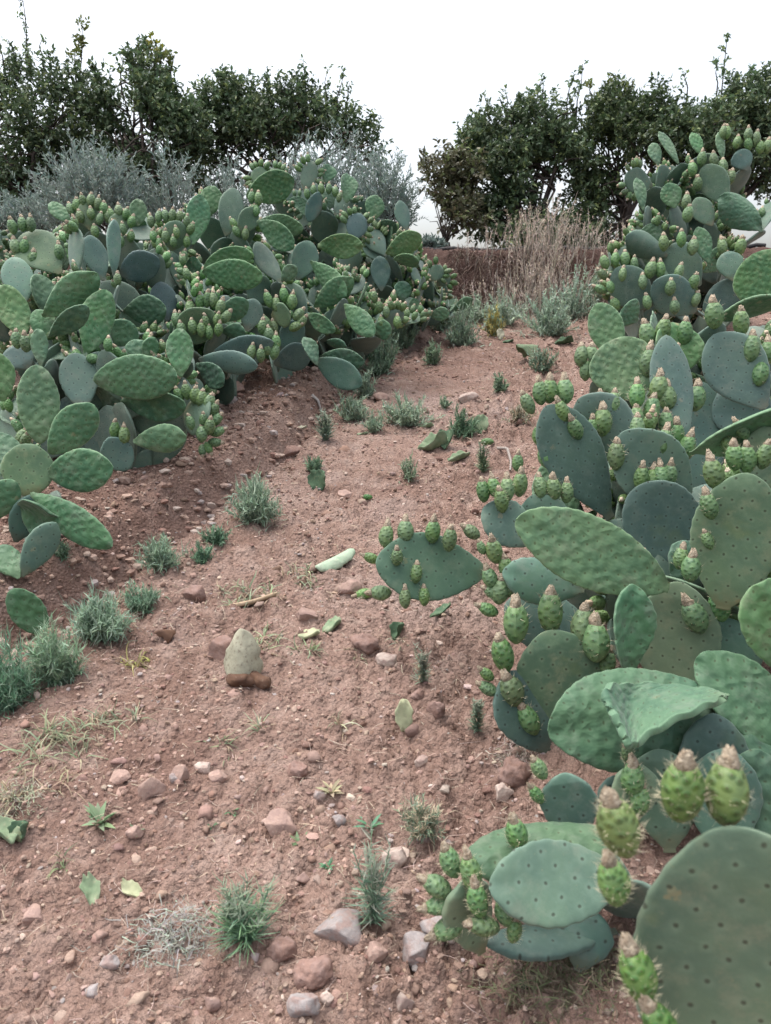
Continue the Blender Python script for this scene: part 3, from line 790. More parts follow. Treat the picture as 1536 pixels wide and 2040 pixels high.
hero(r4, 1525, 815, 1420, 668, 118, 3.0, 3.05, 4, 'old', tint=(.98, 1.08, 1.12), p=1.3, fx=[(1478, 640, 60, -4), (1500, 690, 64, 6, -.04), (1515, 740, 60, 8, -.04), (1530, 700, 56, 4), (1385, 790, 60, 0), (1424, 625, 62, -2)])
hero(r4, 1530, 880, 1440, 770, 110, 3.1, 3.15, 5, 'old', tint=(.78, .88, 1.02))
hero(r4, 1395, 1000, 1400, 760, 100, 3.15, 3.2, 15, 'old', tint=DK)
hero(r4, 1420, 640, 1570, 590, 40, 3.4, 3.2, 58, 'young', tint=(1.2, 1.25, 1.1), rw=.16)
hero(r4, 1232, 720, 1190, 604, 68, 3.75, 3.75, 2, 'young', tint=(1.2, 1.26, 1.02), q=.55, bend=.04)
hero(r4, 1180, 755, 1160, 690, 30, 3.6, 3.6, 20, 'young', tint=GN, fx=[(1158, 708, 52, -8), (1180, 708, 50, 6), (1166, 735, 48, -4)])
hero(r4, 1560, 620, 1500, 505, 120, 4.2, 4.2, 8, 'young', tint=(.95, 1.1, .72), q=.53)
r5 = plant_at(1330, 655, 'big prickly pear beside the dry grass, wide grey pads edged with upright fruits', GRP_R, dd=.5)
hero(r5, 1290, 615, 1225, 535, 78, 5.2, 5.15, 4, 'old', tint=(.95, 1.08, 1.06), p=1.15, fx=[(1200, 545, 32, -40), (1195, 575, 32, -60), (1205, 520, 34, -15), (1225, 515, 34, -4), (1245, 515, 34, 2), (1263, 525, 32, 6), (1240, 545, 32, 0, -.08), (1215, 570, 30, -20, -.06), (1225, 605, 32, -20)])
hero(r5, 1388, 620, 1300, 562, 78, 5.1, 5.0, 6, 'old', tint=(.88, .98, 1.02), p=1.15, fx=[(1280, 560, 36, -8), (1296, 535, 40, 2), (1316, 535, 38, 2), (1352, 540, 36, 6), (1336, 572, 36, 3, -.08), (1290, 600, 34, -6), (1345, 610, 34, 2, -.08), (1382, 560, 36, 8), (1386, 595, 34, 6)])
hero(r5, 1395, 570, 1330, 490, 78, 5.3, 5.3, 8, 'old', tint=(1.02, 1.12, 1.06))
hero(r5, 1470, 620, 1420, 570, 90, 5.1, 5.1, 8, 'old', tint=DK)
hero(r5, 1462, 560, 1448, 500, 50, 5.0, 5.0, 8, 'old', tint=(1.02, 1.12, 1.06))
hero(r5, 1270, 640, 1240, 612, 60, 5.0, 4.95, 20, 'young', tint=(.7, .85, .8))
hero(r5, 1330, 510, 1245, 470, 50, 5.3, 5.2, 10, 'old', tint=(.9, 1.0, .98), cup=-.3)
hero(r5, 1412, 525, 1390, 452, 34, 5.1, 5.1, 20, 'young', tint=(1.05, 1.15, 1.0), fx=[(1440, 490, 38, 0), (1475, 490, 38, 2), (1358, 475, 36, 0), (1380, 490, 38, 4), (1322, 482, 38, -4), (1368, 400, 36, 4), (1370, 425, 36, 0)])
r6 = plant_at(1500, 690, 'tallest prickly pear, thin pads on top standing up against the trees', GRP_R, dd=1.1)
hero(r6, 1450, 408, 1402, 330, 56, 5.8, 5.8, 4, 'old', tint=(1.12, 1.2, 1.06), fx=[(1380, 335, 32, -4), (1398, 315, 34, -4), (1422, 318, 34, 2), (1440, 330, 34, 4), (1455, 352, 34, 8), (1390, 365, 32, -10)])
hero(r6, 1352, 326, 1314, 260, 20, 5.9, 5.9, 50, 'young', tint=(1.25, 1.32, 1.2), rw=.10)
hero(r6, 1312, 330, 1300, 284, 24, 5.9, 5.9, 30, 'young', tint=(1.2, 1.3, 1.15))
hero(r6, 1398, 308, 1378, 264, 22, 6.0, 6.0, 30, 'young', tint=(1.2, 1.3, 1.15))
hero(r6, 1300, 370, 1242, 352, 46, 5.8, 5.7, 14, 'old', tint=(.95, 1.08, 1.0), fr=(7, .5, .95))
hero(r6, 1282, 420, 1270, 352, 22, 5.6, 5.6, 35, 'young', tint=(1.0, 1.1, 1.0))
hero(r6, 1345, 415, 1330, 365, 40, 5.7, 5.7, 20, 'young', tint=(.95, 1.05, .9))
hero(r6, 1520, 460, 1436, 388, 60, 5.5, 5.5, 20, 'young', tint=(.62, .75, .7), wave=.03, cup=-.2)
hero(r6, 1420, 450, 1385, 395, 40, 5.6, 5.6, 20, 'old', tint=PL_)
hero(r6, 1440, 320, 1432, 262, 14, 6, 6, 40, 'young', tint=PL_, rw=.08, fx=[(1440, 262, 30, -4), (1450, 262, 30, 5)])
hero(r6, 1490, 340, 1470, 300, 40, 5.9, 5.9, 20, 'old', tint=BL, fx=[(1490, 268, 32, -2), (1506, 275, 32, 3), (1492, 285, 30, -4), (1515, 292, 30, 3), (1468, 282, 28, 3), (1530, 290, 32, 0)])

# ---- left row ---------------------------------------------------------------------------------
l0 = plant_at(20, 1120, 'prickly pear fanning light green pads low over the gully bank', GRP_L, dd=.12)
hero(l0, 80, 885, 74, 726, 80, 3.0, 3.0, 4, 'young', tint=(1.16, 1.22, 1.02), q=.56, p=1.12)
hero(l0, 98, 905, 188, 808, 78, 2.98, 2.95, 6, 'young', tint=(1.1, 1.2, .98), q=.55)
hero(l0, 94, 945, 220, 932, 88, 2.92, 2.86, 8, 'young', tint=(1.05, 1.18, .98), q=.56, p=1.2)
hero(l0, 60, 990, 52, 884, 98, 2.90, 2.92, 2, 'old', tint=(1.16, 1.2, .82), p=1.05, q=.52)
hero(l0, -30, 1040, 30, 958, 64, 2.85, 2.85, 10, 'young', tint=(1.0, 1.1, .9))
hero(l0, 60, 982, 216, 1090, 66, 2.84, 2.74, 18, 'young', tint=(.76, .9, .78), bend=-.12)
hero(l0, 42, 1150, 110, 1040, 60, 2.66, 2.72, 20, 'old', tint=(.9, 1.05, .95))
hero(l0, 38, 1152, -6, 1088, 56, 2.64, 2.70, 6, 'young', tint=(.85, .98, .86))
hero(l0, 35, 1010, 120, 1035, 70, 2.86, 2.8, 45, 'young', tint=(.62, .76, .7), cup=.35, wave=.02)
hero(l0, 30, 960, -20, 860, 80, 3.0, 3.05, 14, 'young', tint=(.95, 1.12, 1.0))
hero(l0, 30, 1080, 70, 985, 60, 2.9, 2.9, 20, 'old', tint=DK)
hero(l0, 8, 800, -20, 700, 70, 3.1, 3.1, 8, 'young', tint=(.9, 1.05, .7))
l1 = plant_at(215, 985, 'prickly pear with a big dark green pad held out level above a fruit covered pad', GRP_L, dd=.3)
hero(l1, 186, 757, 356, 748, 90, 3.42, 3.36, 12, 'young', tint=(.86, 1.0, .84), q=.54, p=1.12, wave=.006)
hero(l1, 240, 800, 368, 812, 62, 3.52, 3.46, 30, 'young', tint=(.78, .92, .82), bend=-.1)
hero(l1, 264, 880, 370, 870, 58, 3.40, 3.34, 8, 'young', tint=(.98, 1.1, .86))
hero(l1, 200, 925, 262, 888, 74, 3.46, 3.48, 6, 'old', tint=(.85, .98, 1.02), fx=[(227, 855, 42, -4), (248, 865, 42, 6)])
hero(l1, 165, 815, 150, 706, 74, 3.5, 3.55, 2, 'old', tint=(1.0, 1.1, 1.12), q=.55)
hero(l1, 170, 708, 212, 578, 66, 3.62, 3.66, 12, 'young', tint=(1.1, 1.2, 1.0), wave=.012)
hero(l1, 84, 632, 196, 548, 66, 3.66, 3.62, 14, 'young', tint=(1.05, 1.16, .98), wave=.012)
hero(l1, 96, 672, 176, 612, 40, 3.5, 3.46, 30, 'young', tint=(.8, .92, .8), twist=.5)
hero(l1, 360, 752, 358, 654, 54, 3.60, 3.60, 4, 'young', tint=(1.2, 1.3, 1.18))
hero(l1, 230, 690, 260, 640, 60, 3.8, 3.8, 10, 'young', tint=(.95, 1.1, .95))
hero(l1, 280, 720, 272, 675, 50, 3.7, 3.7, 15, 'young', tint=(.95, 1.1, .95))
hero(l1, 290, 715, 308, 672, 34, 3.7, 3.7, 20, 'young', tint=(.95, 1.1, .95))
hero(l1, 370, 812, 415, 840, 84, 3.62, 3.52, 10, 'old', tint=(1.0, 1.1, .95), p=1.05, fx=[(370, 778, 38, -10), (388, 786, 38, 0), (400, 792, 38, 6), (416, 800, 40, 14), (426, 815, 38, 25), (432, 835, 36, 50), (436, 860, 36, 70), (430, 882, 32, 100),
     (416, 893, 30, 150), (404, 898, 28, 170), (402, 862, 40, 0, -.06), (418, 848, 38, 8, -.06), (380, 840, 34, -6, -.06), (405, 835, 30, 4, -.06), (356, 785, 34, -20)])
hero(l1, 170, 870, 130, 790, 60, 3.6, 3.6, 20, 'old', tint=DK)
l2 = plant_at(-10, 960, 'prickly pear at the picture\'s left border with smooth upright blue grey pads', GRP_L, dd=.9)
hero(l2, 45, 610, 28, 508, 60, 3.9, 3.95, 4, 'old', tint=(1.0, 1.12, 1.08))
hero(l2, 48, 672, 8, 572, 62, 3.7, 3.72, 12, 'young', tint=(1.2, 1.28, .86), bend=.2)
hero(l2, 84, 620, 76, 545, 46, 3.95, 3.95, 30, 'young', tint=(1.1, 1.2, 1.1), cup=.3)
hero(l2, 110, 630, 64, 655, 60, 3.7, 3.7, 20, 'young', tint=(.85, 1.0, .86))
hero(l2, 82, 730, 76, 655, 34, 3.4, 3.4, 10, 'young', tint=(1.05, 1.15, 1.02), fx=[(32, 675, 40, -6), (52, 682, 40, 4)])
hero(l2, 122, 545, 42, 462, 84, 4.3, 4.35, 10, 'old', tint=(.9, 1.02, .74), fx=[(118, 500, 36, 0), (32, 490, 38, -8), (48, 490, 36, 2), (66, 515, 38, 8), (25, 450, 34, -5), (45, 445, 34, 0), (62, 445, 34, 4)])
hero(l2, 60, 735, 20, 690, 70, 3.6, 3.6, 10, 'old', tint=DK)
l3 = plant_at(400, 840, 'prickly pear with blue shaded lower pads and a speckled pad crowded by fruits', GRP_L, dd=.4)
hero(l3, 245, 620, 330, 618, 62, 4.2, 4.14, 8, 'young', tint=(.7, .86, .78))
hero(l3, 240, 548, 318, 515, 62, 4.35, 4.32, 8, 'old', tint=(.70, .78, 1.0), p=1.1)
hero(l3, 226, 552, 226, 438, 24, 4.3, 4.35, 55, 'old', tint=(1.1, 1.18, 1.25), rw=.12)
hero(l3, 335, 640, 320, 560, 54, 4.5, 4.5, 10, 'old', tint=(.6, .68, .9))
hero(l3, 205, 560, 178, 470, 50, 4.5, 4.5, 30, 'old', tint=(.8, .9, .96))
hero(l3, 345, 680, 428, 622, 72, 4.15, 4.05, 6, 'old', tint=(1.05, 1.08, .78), p=1.25, fx=[(378, 612, 36, -6), (398, 600, 36, -2), (412, 595, 36, 2), (425, 595, 36, 6), (440, 610, 36, 20), (450, 630, 36, 40), (384, 650, 34, -4, -.06), (402, 655, 34, 2, -.06), (418, 660, 34, 2, -.06),
     (410, 640, 32, 0, -.06), (436, 655, 32, 10, -.06), (350, 635, 34, -10), (432, 635, 30, 10, -.06), (362, 655, 34, -4, -.05)])
hero(l3, 420, 706, 546, 680, 46, 4.1, 4.02, 20, 'old', tint=(.72, .84, .94), fx=[(500, 700, 36, 0, -.05), (520, 706, 34, 6, -.05), (535, 690, 36, 10), (548, 700, 36, 14), (550, 680, 36, 8), (536, 665, 36, 0), (522, 650, 34, 0)])
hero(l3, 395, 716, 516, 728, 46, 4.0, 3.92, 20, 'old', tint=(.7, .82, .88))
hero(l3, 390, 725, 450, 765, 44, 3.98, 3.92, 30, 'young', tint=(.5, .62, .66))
hero(l3, 430, 640, 495, 600, 44, 4.2, 4.2, 20, 'young', tint=(.7, .84, .74))
hero(l3, 490, 660, 508, 596, 48, 4.3, 4.3, 10, 'old', tint=(1.0, 1.1, 1.15))
hero(l3, 440, 660, 490, 662, 32, 4.1, 4.1, 35, 'young', tint=(.7, .84, .74))
l4 = plant_at(585, 752, 'prickly pear whose two light green pads lie one over the other like tongues', GRP_L, dd=.5)
hero(l4, 405, 535, 500, 505, 52, 4.7, 4.62, 12, 'young', tint=(1.02, 1.14, .84), q=.54)
hero(l4, 402, 542, 522, 552, 60, 4.66, 4.56, 12, 'young', tint=(.98, 1.12, .86), q=.54)
hero(l4, 625, 612, 704, 556, 48, 5.2, 5.1, 10, 'young', tint=(.96, 1.05, .82))
hero(l4, 618, 520, 690, 590, 44, 5.2, 5.12, 22, 'young', tint=(.9, 1.04, .86))
hero(l4, 540, 630, 580, 625, 50, 4.7, 4.66, 10, 'old', tint=(1.25, 1.25, .92), fx=[(535, 595, 36, -8), (550, 605, 36, 0), (566, 586, 36, 2), (582, 600, 36, 4), (596, 625, 34, 40), (602, 640, 34, 40), (590, 650, 32, 60), (530, 640, 32, -30), (545, 650, 30, -20)])
hero(l4, 560, 700, 600, 640, 50, 4.8, 4.8, 20, 'old', tint=DK)
hero(l4, 545, 725, 620, 700, 56, 4.75, 4.75, 15, 'old', tint=DK)
hero(l4, 500, 610, 530, 550, 50, 4.9, 4.9, 15, 'old', tint=(.85, 1, 1))
hero(l4, 560, 560, 590, 530, 30, 4.8, 4.8, 20, 'young', tint=(.9, 1.02, .9))
l5 = plant_at(655, 760, 'prickly pear with paired dark pads low above the end of the gully', GRP_L, dd=.35)
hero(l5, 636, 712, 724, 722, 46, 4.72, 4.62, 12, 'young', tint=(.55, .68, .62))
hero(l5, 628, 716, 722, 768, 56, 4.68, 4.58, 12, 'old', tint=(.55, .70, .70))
hero(l5, 632, 728, 606, 670, 28, 4.6, 4.6, 20, 'young', tint=(1.05, 1.15, 1.15), cup=.3)
hero(l5, 685, 606, 744, 668, 44, 5.0, 4.9, 12, 'young', tint=(.98, 1.12, .9), twist=.4)
hero(l5, 612, 625, 660, 660, 32, 4.9, 4.8, 20, 'young', tint=(.85, .98, .82), bend=-.3)
hero(l5, 650, 680, 690, 692, 20, 4.9, 4.85, 45, 'young', tint=DK)
hero(l5, 740, 660, 780, 655, 40, 5.1, 5.05, 10, 'young', tint=(.9, 1.05, .9), fx=[(770, 620, 28, 0), (792, 640, 30, 4), (756, 610, 28, -4), (745, 590, 28, -4), (760, 640, 26, 0)])
l6 = plant_at(800, 672, 'prickly pear at the row\'s far end, one shiny yellow green pad turned up', GRP_L, dd=.5)
hero(l6, 768, 506, 840, 470, 44, 6.0, 5.92, 16, 'young', tint=(1.15, 1.22, .82), q=.54)
hero(l6, 784, 515, 836, 520, 26, 5.95, 5.9, 40, 'young', tint=(.9, 1.05, .75))
hero(l6, 760, 580, 756, 510, 40, 6.2, 6.2, 10, 'old', tint=(.75, .88, .95))
hero(l6, 810, 460, 795, 400, 30, 6.3, 6.3, 20, 'old', tint=(.8, .92, .95))
hero(l6, 740, 440, 752, 388, 40, 6.3, 6.3, 10, 'young', tint=(.9, 1.04, .78))
hero(l6, 800, 600, 806, 560, 36, 6.0, 6.0, 20, 'young', tint=(.7, .85, .85))
hero(l6, 815, 615, 835, 600, 26, 6.0, 6.0, 10, 'young', tint=PL_)
hero(l6, 900, 620, 942, 596, 22, 6.6, 6.55, 40, 'young', tint=(.95, 1.1, 1.0), rw=.12)
hero(l6, 858, 630, 895, 622, 28, 6.3, 6.25, 10, 'young', tint=(1.2, 1.35, 1.2))
hero(l6, 855, 560, 880, 530, 30, 6.5, 6.5, 10, 'old', tint=PL_, fr=(6, .4, .95))
hero(l6, 870, 570, 895, 545, 28, 6.6, 6.6, 10, 'old', tint=PL_, fr=(6, .4, .95))
l7 = plant_at(430, 760, 'tall prickly pear in the second line with broad upright pads above the tongues', GRP_L, dd=1.3)
hero(l7, 384, 488, 400, 388, 48, 5.3, 5.3, 14, 'young', tint=(1.0, 1.14, .98), wave=.014)
hero(l7, 420, 430, 424, 368, 44, 5.5, 5.5, 6, 'young', tint=(.95, 1.08, .82))
hero(l7, 450, 470, 468, 372, 50, 5.4, 5.4, 6, 'old', tint=(1.0, 1.1, 1.02))
hero(l7, 515, 440, 606, 455, 42, 5.2, 5.12, 16, 'young', tint=(.88, 1.02, .78))
hero(l7, 512, 440, 590, 492, 48, 5.16, 5.1, 20, 'young', tint=(.86, 1.0, .78))
hero(l7, 490, 392, 586, 358, 62, 5.5, 5.45, 8, 'young', tint=(.98, 1.12, .82))
hero(l7, 475, 465, 510, 415, 40, 5.3, 5.3, 14, 'old', tint=(1.15, 1.2, 1.0), fx=[(500, 392, 28, -6), (515, 395, 30, 4), (464, 445, 28, -40), (470, 460, 28, -30), (488, 465, 28, 0), (512, 418, 28, 10)])
hero(l7, 632, 490, 722, 490, 48, 5.3, 5.22, 12, 'young', tint=(1.12, 1.18, .76), wave=.014)
hero(l7, 590, 560, 620, 480, 54, 5.5, 5.5, 10, 'old', tint=(.85, .95, .95))
l8 = plant_at(190, 800, 'second line prickly pear crowned with dense clusters of small fruits', GRP_L, dd=1.2)
hero(l8, 340, 500, 358, 440, 52, 4.8, 4.75, 4, 'old', tint=(.95, 1.06, .86), fx=[(300, 440, 28, -8), (315, 430, 28, -2), (330, 428, 28, 0), (344, 428, 28, 3), (358, 430, 28, 4), (372, 440, 28, 10), (380, 455, 28, 18), (305, 470, 28, -14), (318, 485, 28, -10), (330, 470, 28, -4, -.05), (345, 480, 26, 2, -.05), (372, 480, 28, 8), (366, 510, 28, 8),
     (352, 462, 26, 0, -.05)])
hero(l8, 360, 575, 345, 505, 30, 4.8, 4.8, 20, 'old', tint=(1.0, 1.05, .95))
hero(l8, 140, 445, 98, 402, 30, 5.0, 5.0, 14, 'young', tint=(.98, 1.12, .92))
hero(l8, 180, 460, 172, 400, 40, 4.9, 4.9, 10, 'old', tint=BR, fx=[(140, 415, 30, -12), (152, 408, 30, -6), (165, 400, 30, -2), (180, 398, 30, 0), (195, 405, 30, 4), (208, 415, 30, 8), (160, 430, 28, -5, -.05), (182, 425, 28, 0, -.05), (198, 435, 28, 4, -.05), (215, 430, 28, 8), (150, 450, 28, -8), (190, 460, 28, 0, -.05)])
hero(l8, 240, 475, 235, 425, 40, 4.9, 4.9, 10, 'old', tint=BR, fx=[(222, 425, 28, -6), (236, 418, 28, 0), (250, 425, 28, 6), (262, 440, 28, 10), (228, 450, 28, -4, -.05), (245, 455, 28, 3, -.05), (240, 480, 26, 0, -.05), (260, 470, 26, 5)])
hero(l8, 275, 450, 276, 396, 34, 5.0, 5.0, 10, 'young', tint=(.98, 1.1, .9))
l9 = plant_at(640, 700, 'tall prickly pear of the second line, its peak rising against the silver olives', GRP_L, dd=1.2)
hero(l9, 640, 420, 610, 405, 60, 6.2, 6.15, 10, 'old', tint=(.72, .82, .9), p=1.0, fx=[(612, 385, 24, -4), (625, 378, 24, -2), (640, 375, 24, 0), (655, 375, 24, 2), (668, 380, 24, 6), (676, 392, 24, 10)])
hero(l9, 605, 380, 625, 322, 34, 6.4, 6.4, 10, 'old', tint=PL_, fr=(9, .45, 1))
hero(l9, 648, 365, 655, 328, 30, 6.5, 6.5, 20, 'young', tint=(1.15, 1.3, 1.2), cup=.3)
hero(l9, 690, 405, 692, 345, 34, 6.4, 6.4, 25, 'young', tint=(1.05, 1.18, 1.02), cup=.3)
hero(l9, 540, 360, 500, 345, 36, 6.3, 6.3, 14, 'old', tint=BR, fr=(9, .4, 1))
hero(l9, 560, 370, 540, 335, 30, 6.4, 6.4, 14, 'old', tint=BR, fr=(9, .4, 1))
hero(l9, 700, 480, 720, 425, 44, 6.0, 6.0, 14, 'old', tint=BL, fr=(8, .4, 1))
l10 = plant_at(-30, 830, 'prickly pear behind the border plant, its top a hedge of tiny fruits', GRP_L, dd=1.1)
l12 = plant_at(-190, 760, 'tall prickly pear filling the gap beneath the olives at the left border', GRP_L, dd=1.0)
l11 = plant_at(760, 685, 'round prickly pear of the second line under the olive tips, mostly fruiting pads', GRP_L, dd=.8)

PLANTS_R, PLANTS_L = [r0, r1, r2, r3, r4, r5, r6], [l0, l1, l2, l3, l4, l5, l6, l7, l8, l9, l10, l11, l12]
for p_ in PLANTS_R + PLANTS_L: connect(p_)
for pl, n, h, lean, roots in [(r1, 8, .5, (.6, .2, 0), 2), (r2, 24, 1.0, (.5, .4, 0), 4), (r3, 34, 1.5, (.4, .3, 0), 4), (r4, 45, 1.9, (.1, .2, 0), 5), (r5, 75, 1.9, (-.1, 0, 0), 6), (r6, 88, 2.4, (.0, .0, 0), 7)]:
    grow(pl, n, h, RIGHT_, lean, young=.30, roots=roots, size=(.27, .38), fh=.062)
for pl, n, h, lean, roots, sz in [(l0, 16, .75, (-.5, .2, 0), 3, (.25, .34)), (l1, 40, 1.35, (-.1, .3, 0), 5, (.25, .34)), (l2, 55, 1.6, (.0, .1, 0), 6, (.25, .34)), (l3, 60, 1.5, (0, .2, 0), 6, (.24, .33)), (l4, 60, 1.5, (0, .2, 0), 6, (.24, .33)),
                              (l5, 45, 1.3, (-.2, .2, 0), 5, (.23, .32)), (l6, 80, 1.6, (0, 0, 0), 7, (.22, .31)), (l7, 85, 2.0, (0, 0, 0), 7, (.24, .33)), (l8, 85, 2.0, (0, 0, 0), 7, (.24, .33)), (l9, 88, 2.3, (0, 0, 0), 7, (.23, .32)),
                              (l10, 80, 2.0, (.2, 0, 0), 7, (.24, .33)), (l11, 88, 2.0, (0, 0, 0), 7, (.23, .32)), (l12, 85, 2.2, (.3, 0, 0), 7, (.25, .35))]:
    grow(pl, n, h, LEFT, lean, young=.30, roots=roots, size=sz, fh=.058, spread=.7)
for p_ in PLANTS_R + PLANTS_L: p_.finish()
import sys; print('PADS', [len(p_.pads) for p_ in PLANTS_R + PLANTS_L], 'FRUIT', [p_.nf + len(p_.extra) for p_ in PLANTS_R + PLANTS_L], file=sys.stderr)
# ------------------------------------------------------------------ leaves and blades in bulk
def rnd_dirs(n): 
    v = RNG.normal(size=(n, 3)); return v / np.linalg.norm(v, axis=1, keepdims=True)
def unit(v): return v / (np.linalg.norm(v, axis=1, keepdims=True) + 1e-9)

class Batch:
    def __init__(s): s.V, s.Q, s.T, s.C, s.n = [], [], [], [], 0
    def add(s, V, q, t, C):
        s.V.append(V); s.C.append(C)
        if q is not None and len(q): s.Q.append(q + s.n)
        if t is not None and len(t): s.T.append(t + s.n)
        s.n += len(V)
    def leaves(s, Pp, D, N, l, w, C, fold=.25, droop=.1):
        n = len(Pp); D = unit(D); S = unit(np.cross(D, N)); N = np.cross(S, D); l = l[:, None]; w = w[:, None]
        b = Pp; m1 = Pp + D * l * .33; m2 = Pp + D * l * .70 - N * l * droop * .4; tp = Pp + D * l - N * l * droop
        vs = [b, m1 + S * w * .5 + N * w * fold, m1 - S * w * .5 + N * w * fold, m2 + S * w * .38 + N * w * fold * .7, m2 - S * w * .38 + N * w * fold * .7, tp, m1, m2]
        V = np.stack(vs, 1).reshape(-1, 3)
        o = (np.arange(n) * 8)[:, None]
        q = np.concatenate([o + [[1, 6, 7, 3]], o + [[6, 2, 4, 7]]]); t = np.concatenate([o + [[0, 6, 1]], o + [[0, 2, 6]], o + [[3, 7, 5]], o + [[7, 4, 5]]])
        s.add(V, q, t, np.repeat(C, 8, 0))
    def strips(s, Pp, D, l, w, C, droop=.4, k=4, side=None, taper=1.0, sway=0.):
        """narrow curved blades: droop pulls the end down"""
        n = len(Pp); D = unit(D)
        S = unit(np.cross(D, rnd_dirs(n) * .5 + np.array([[0, 0, 1.0]]))) if side is None else side
        dr = np.broadcast_to(np.asarray(droop, float), (n,))[:, None]
        B = unit(rnd_dirs(n)) * sway
        vs = []
        for i in range(k + 1):
            u = i / k
            c = Pp + D * (l[:, None] * u) - np.array([[0, 0, 1.0]]) * dr * l[:, None] * u * u + B * l[:, None] * math.sin(u * 4.5) * u
            ww = w[:, None] * (1 - taper * u ** 1.5 * .92) * .5
            vs += [c - S * ww, c + S * ww]
        V = np.stack(vs, 1).reshape(-1, 3); o = (np.arange(n) * (2 * k + 2))[:, None]
        q = np.concatenate([o + [[2 * i, 2 * i + 1, 2 * i + 3, 2 * i + 2]] for i in range(k)])
        s.add(V, q, None, np.repeat(C, 2 * k + 2, 0))
    def tube(s, pts, r0, r1, col, nr=6):
        pts = np.asarray(pts, float); m = len(pts); rings = []
        for i in range(m):
            d = nrm(pts[min(i + 1, m - 1)] - pts[max(i - 1, 0)]); x, y, z = basis(d, [.3, .5, .1])
            r = r0 + (r1 - r0) * i / (m - 1); a = np.linspace(0, 2 * np.pi, nr, endpoint=False)
            rings.append(pts[i] + r * (np.cos(a)[:, None] * x + np.sin(a)[:, None] * z))
        V = np.concatenate(rings); q = []
        for i in range(m - 1):
            for j in range(nr): q.append((i * nr + j, i * nr + (j + 1) % nr, (i + 1) * nr + (j + 1) % nr, (i + 1) * nr + j))
        s.add(V, np.array(q), None, np.tile(np.array(col), (len(V), 1)))
    def mesh(s, name, mat, smooth=True):
        return mesh_np(name, np.concatenate(s.V), np.concatenate(s.Q) if s.Q else None, np.concatenate(s.T) if s.T else None, None, {'Tint': np.concatenate(s.C)}, [mat], smooth=smooth)

def tints(n, base, var=.25, alt=None, altp=0., hv=.08):
    c = np.tile(np.array(base, float), (n, 1)) * (1 + var * RNG.uniform(-1, 1, (n, 1))) * (1 + hv * RNG.uniform(-1, 1, (n, 3)))
    if alt is not None:
        m = RNG.random(n) < altp; c[m] = np.array(alt) * (1 + var * RNG.uniform(-1, 1, (m.sum(), 1)))
    return np.clip(c, .005, .9)

def n3(p, sc, seed):
    return (vn(p[:, 0] * sc + p[:, 2] * sc * .7, p[:, 1] * sc + 3.1, seed) + vn(p[:, 2] * sc + 11, p[:, 0] * sc - p[:, 1] * sc * .6, seed + 9)) / 2

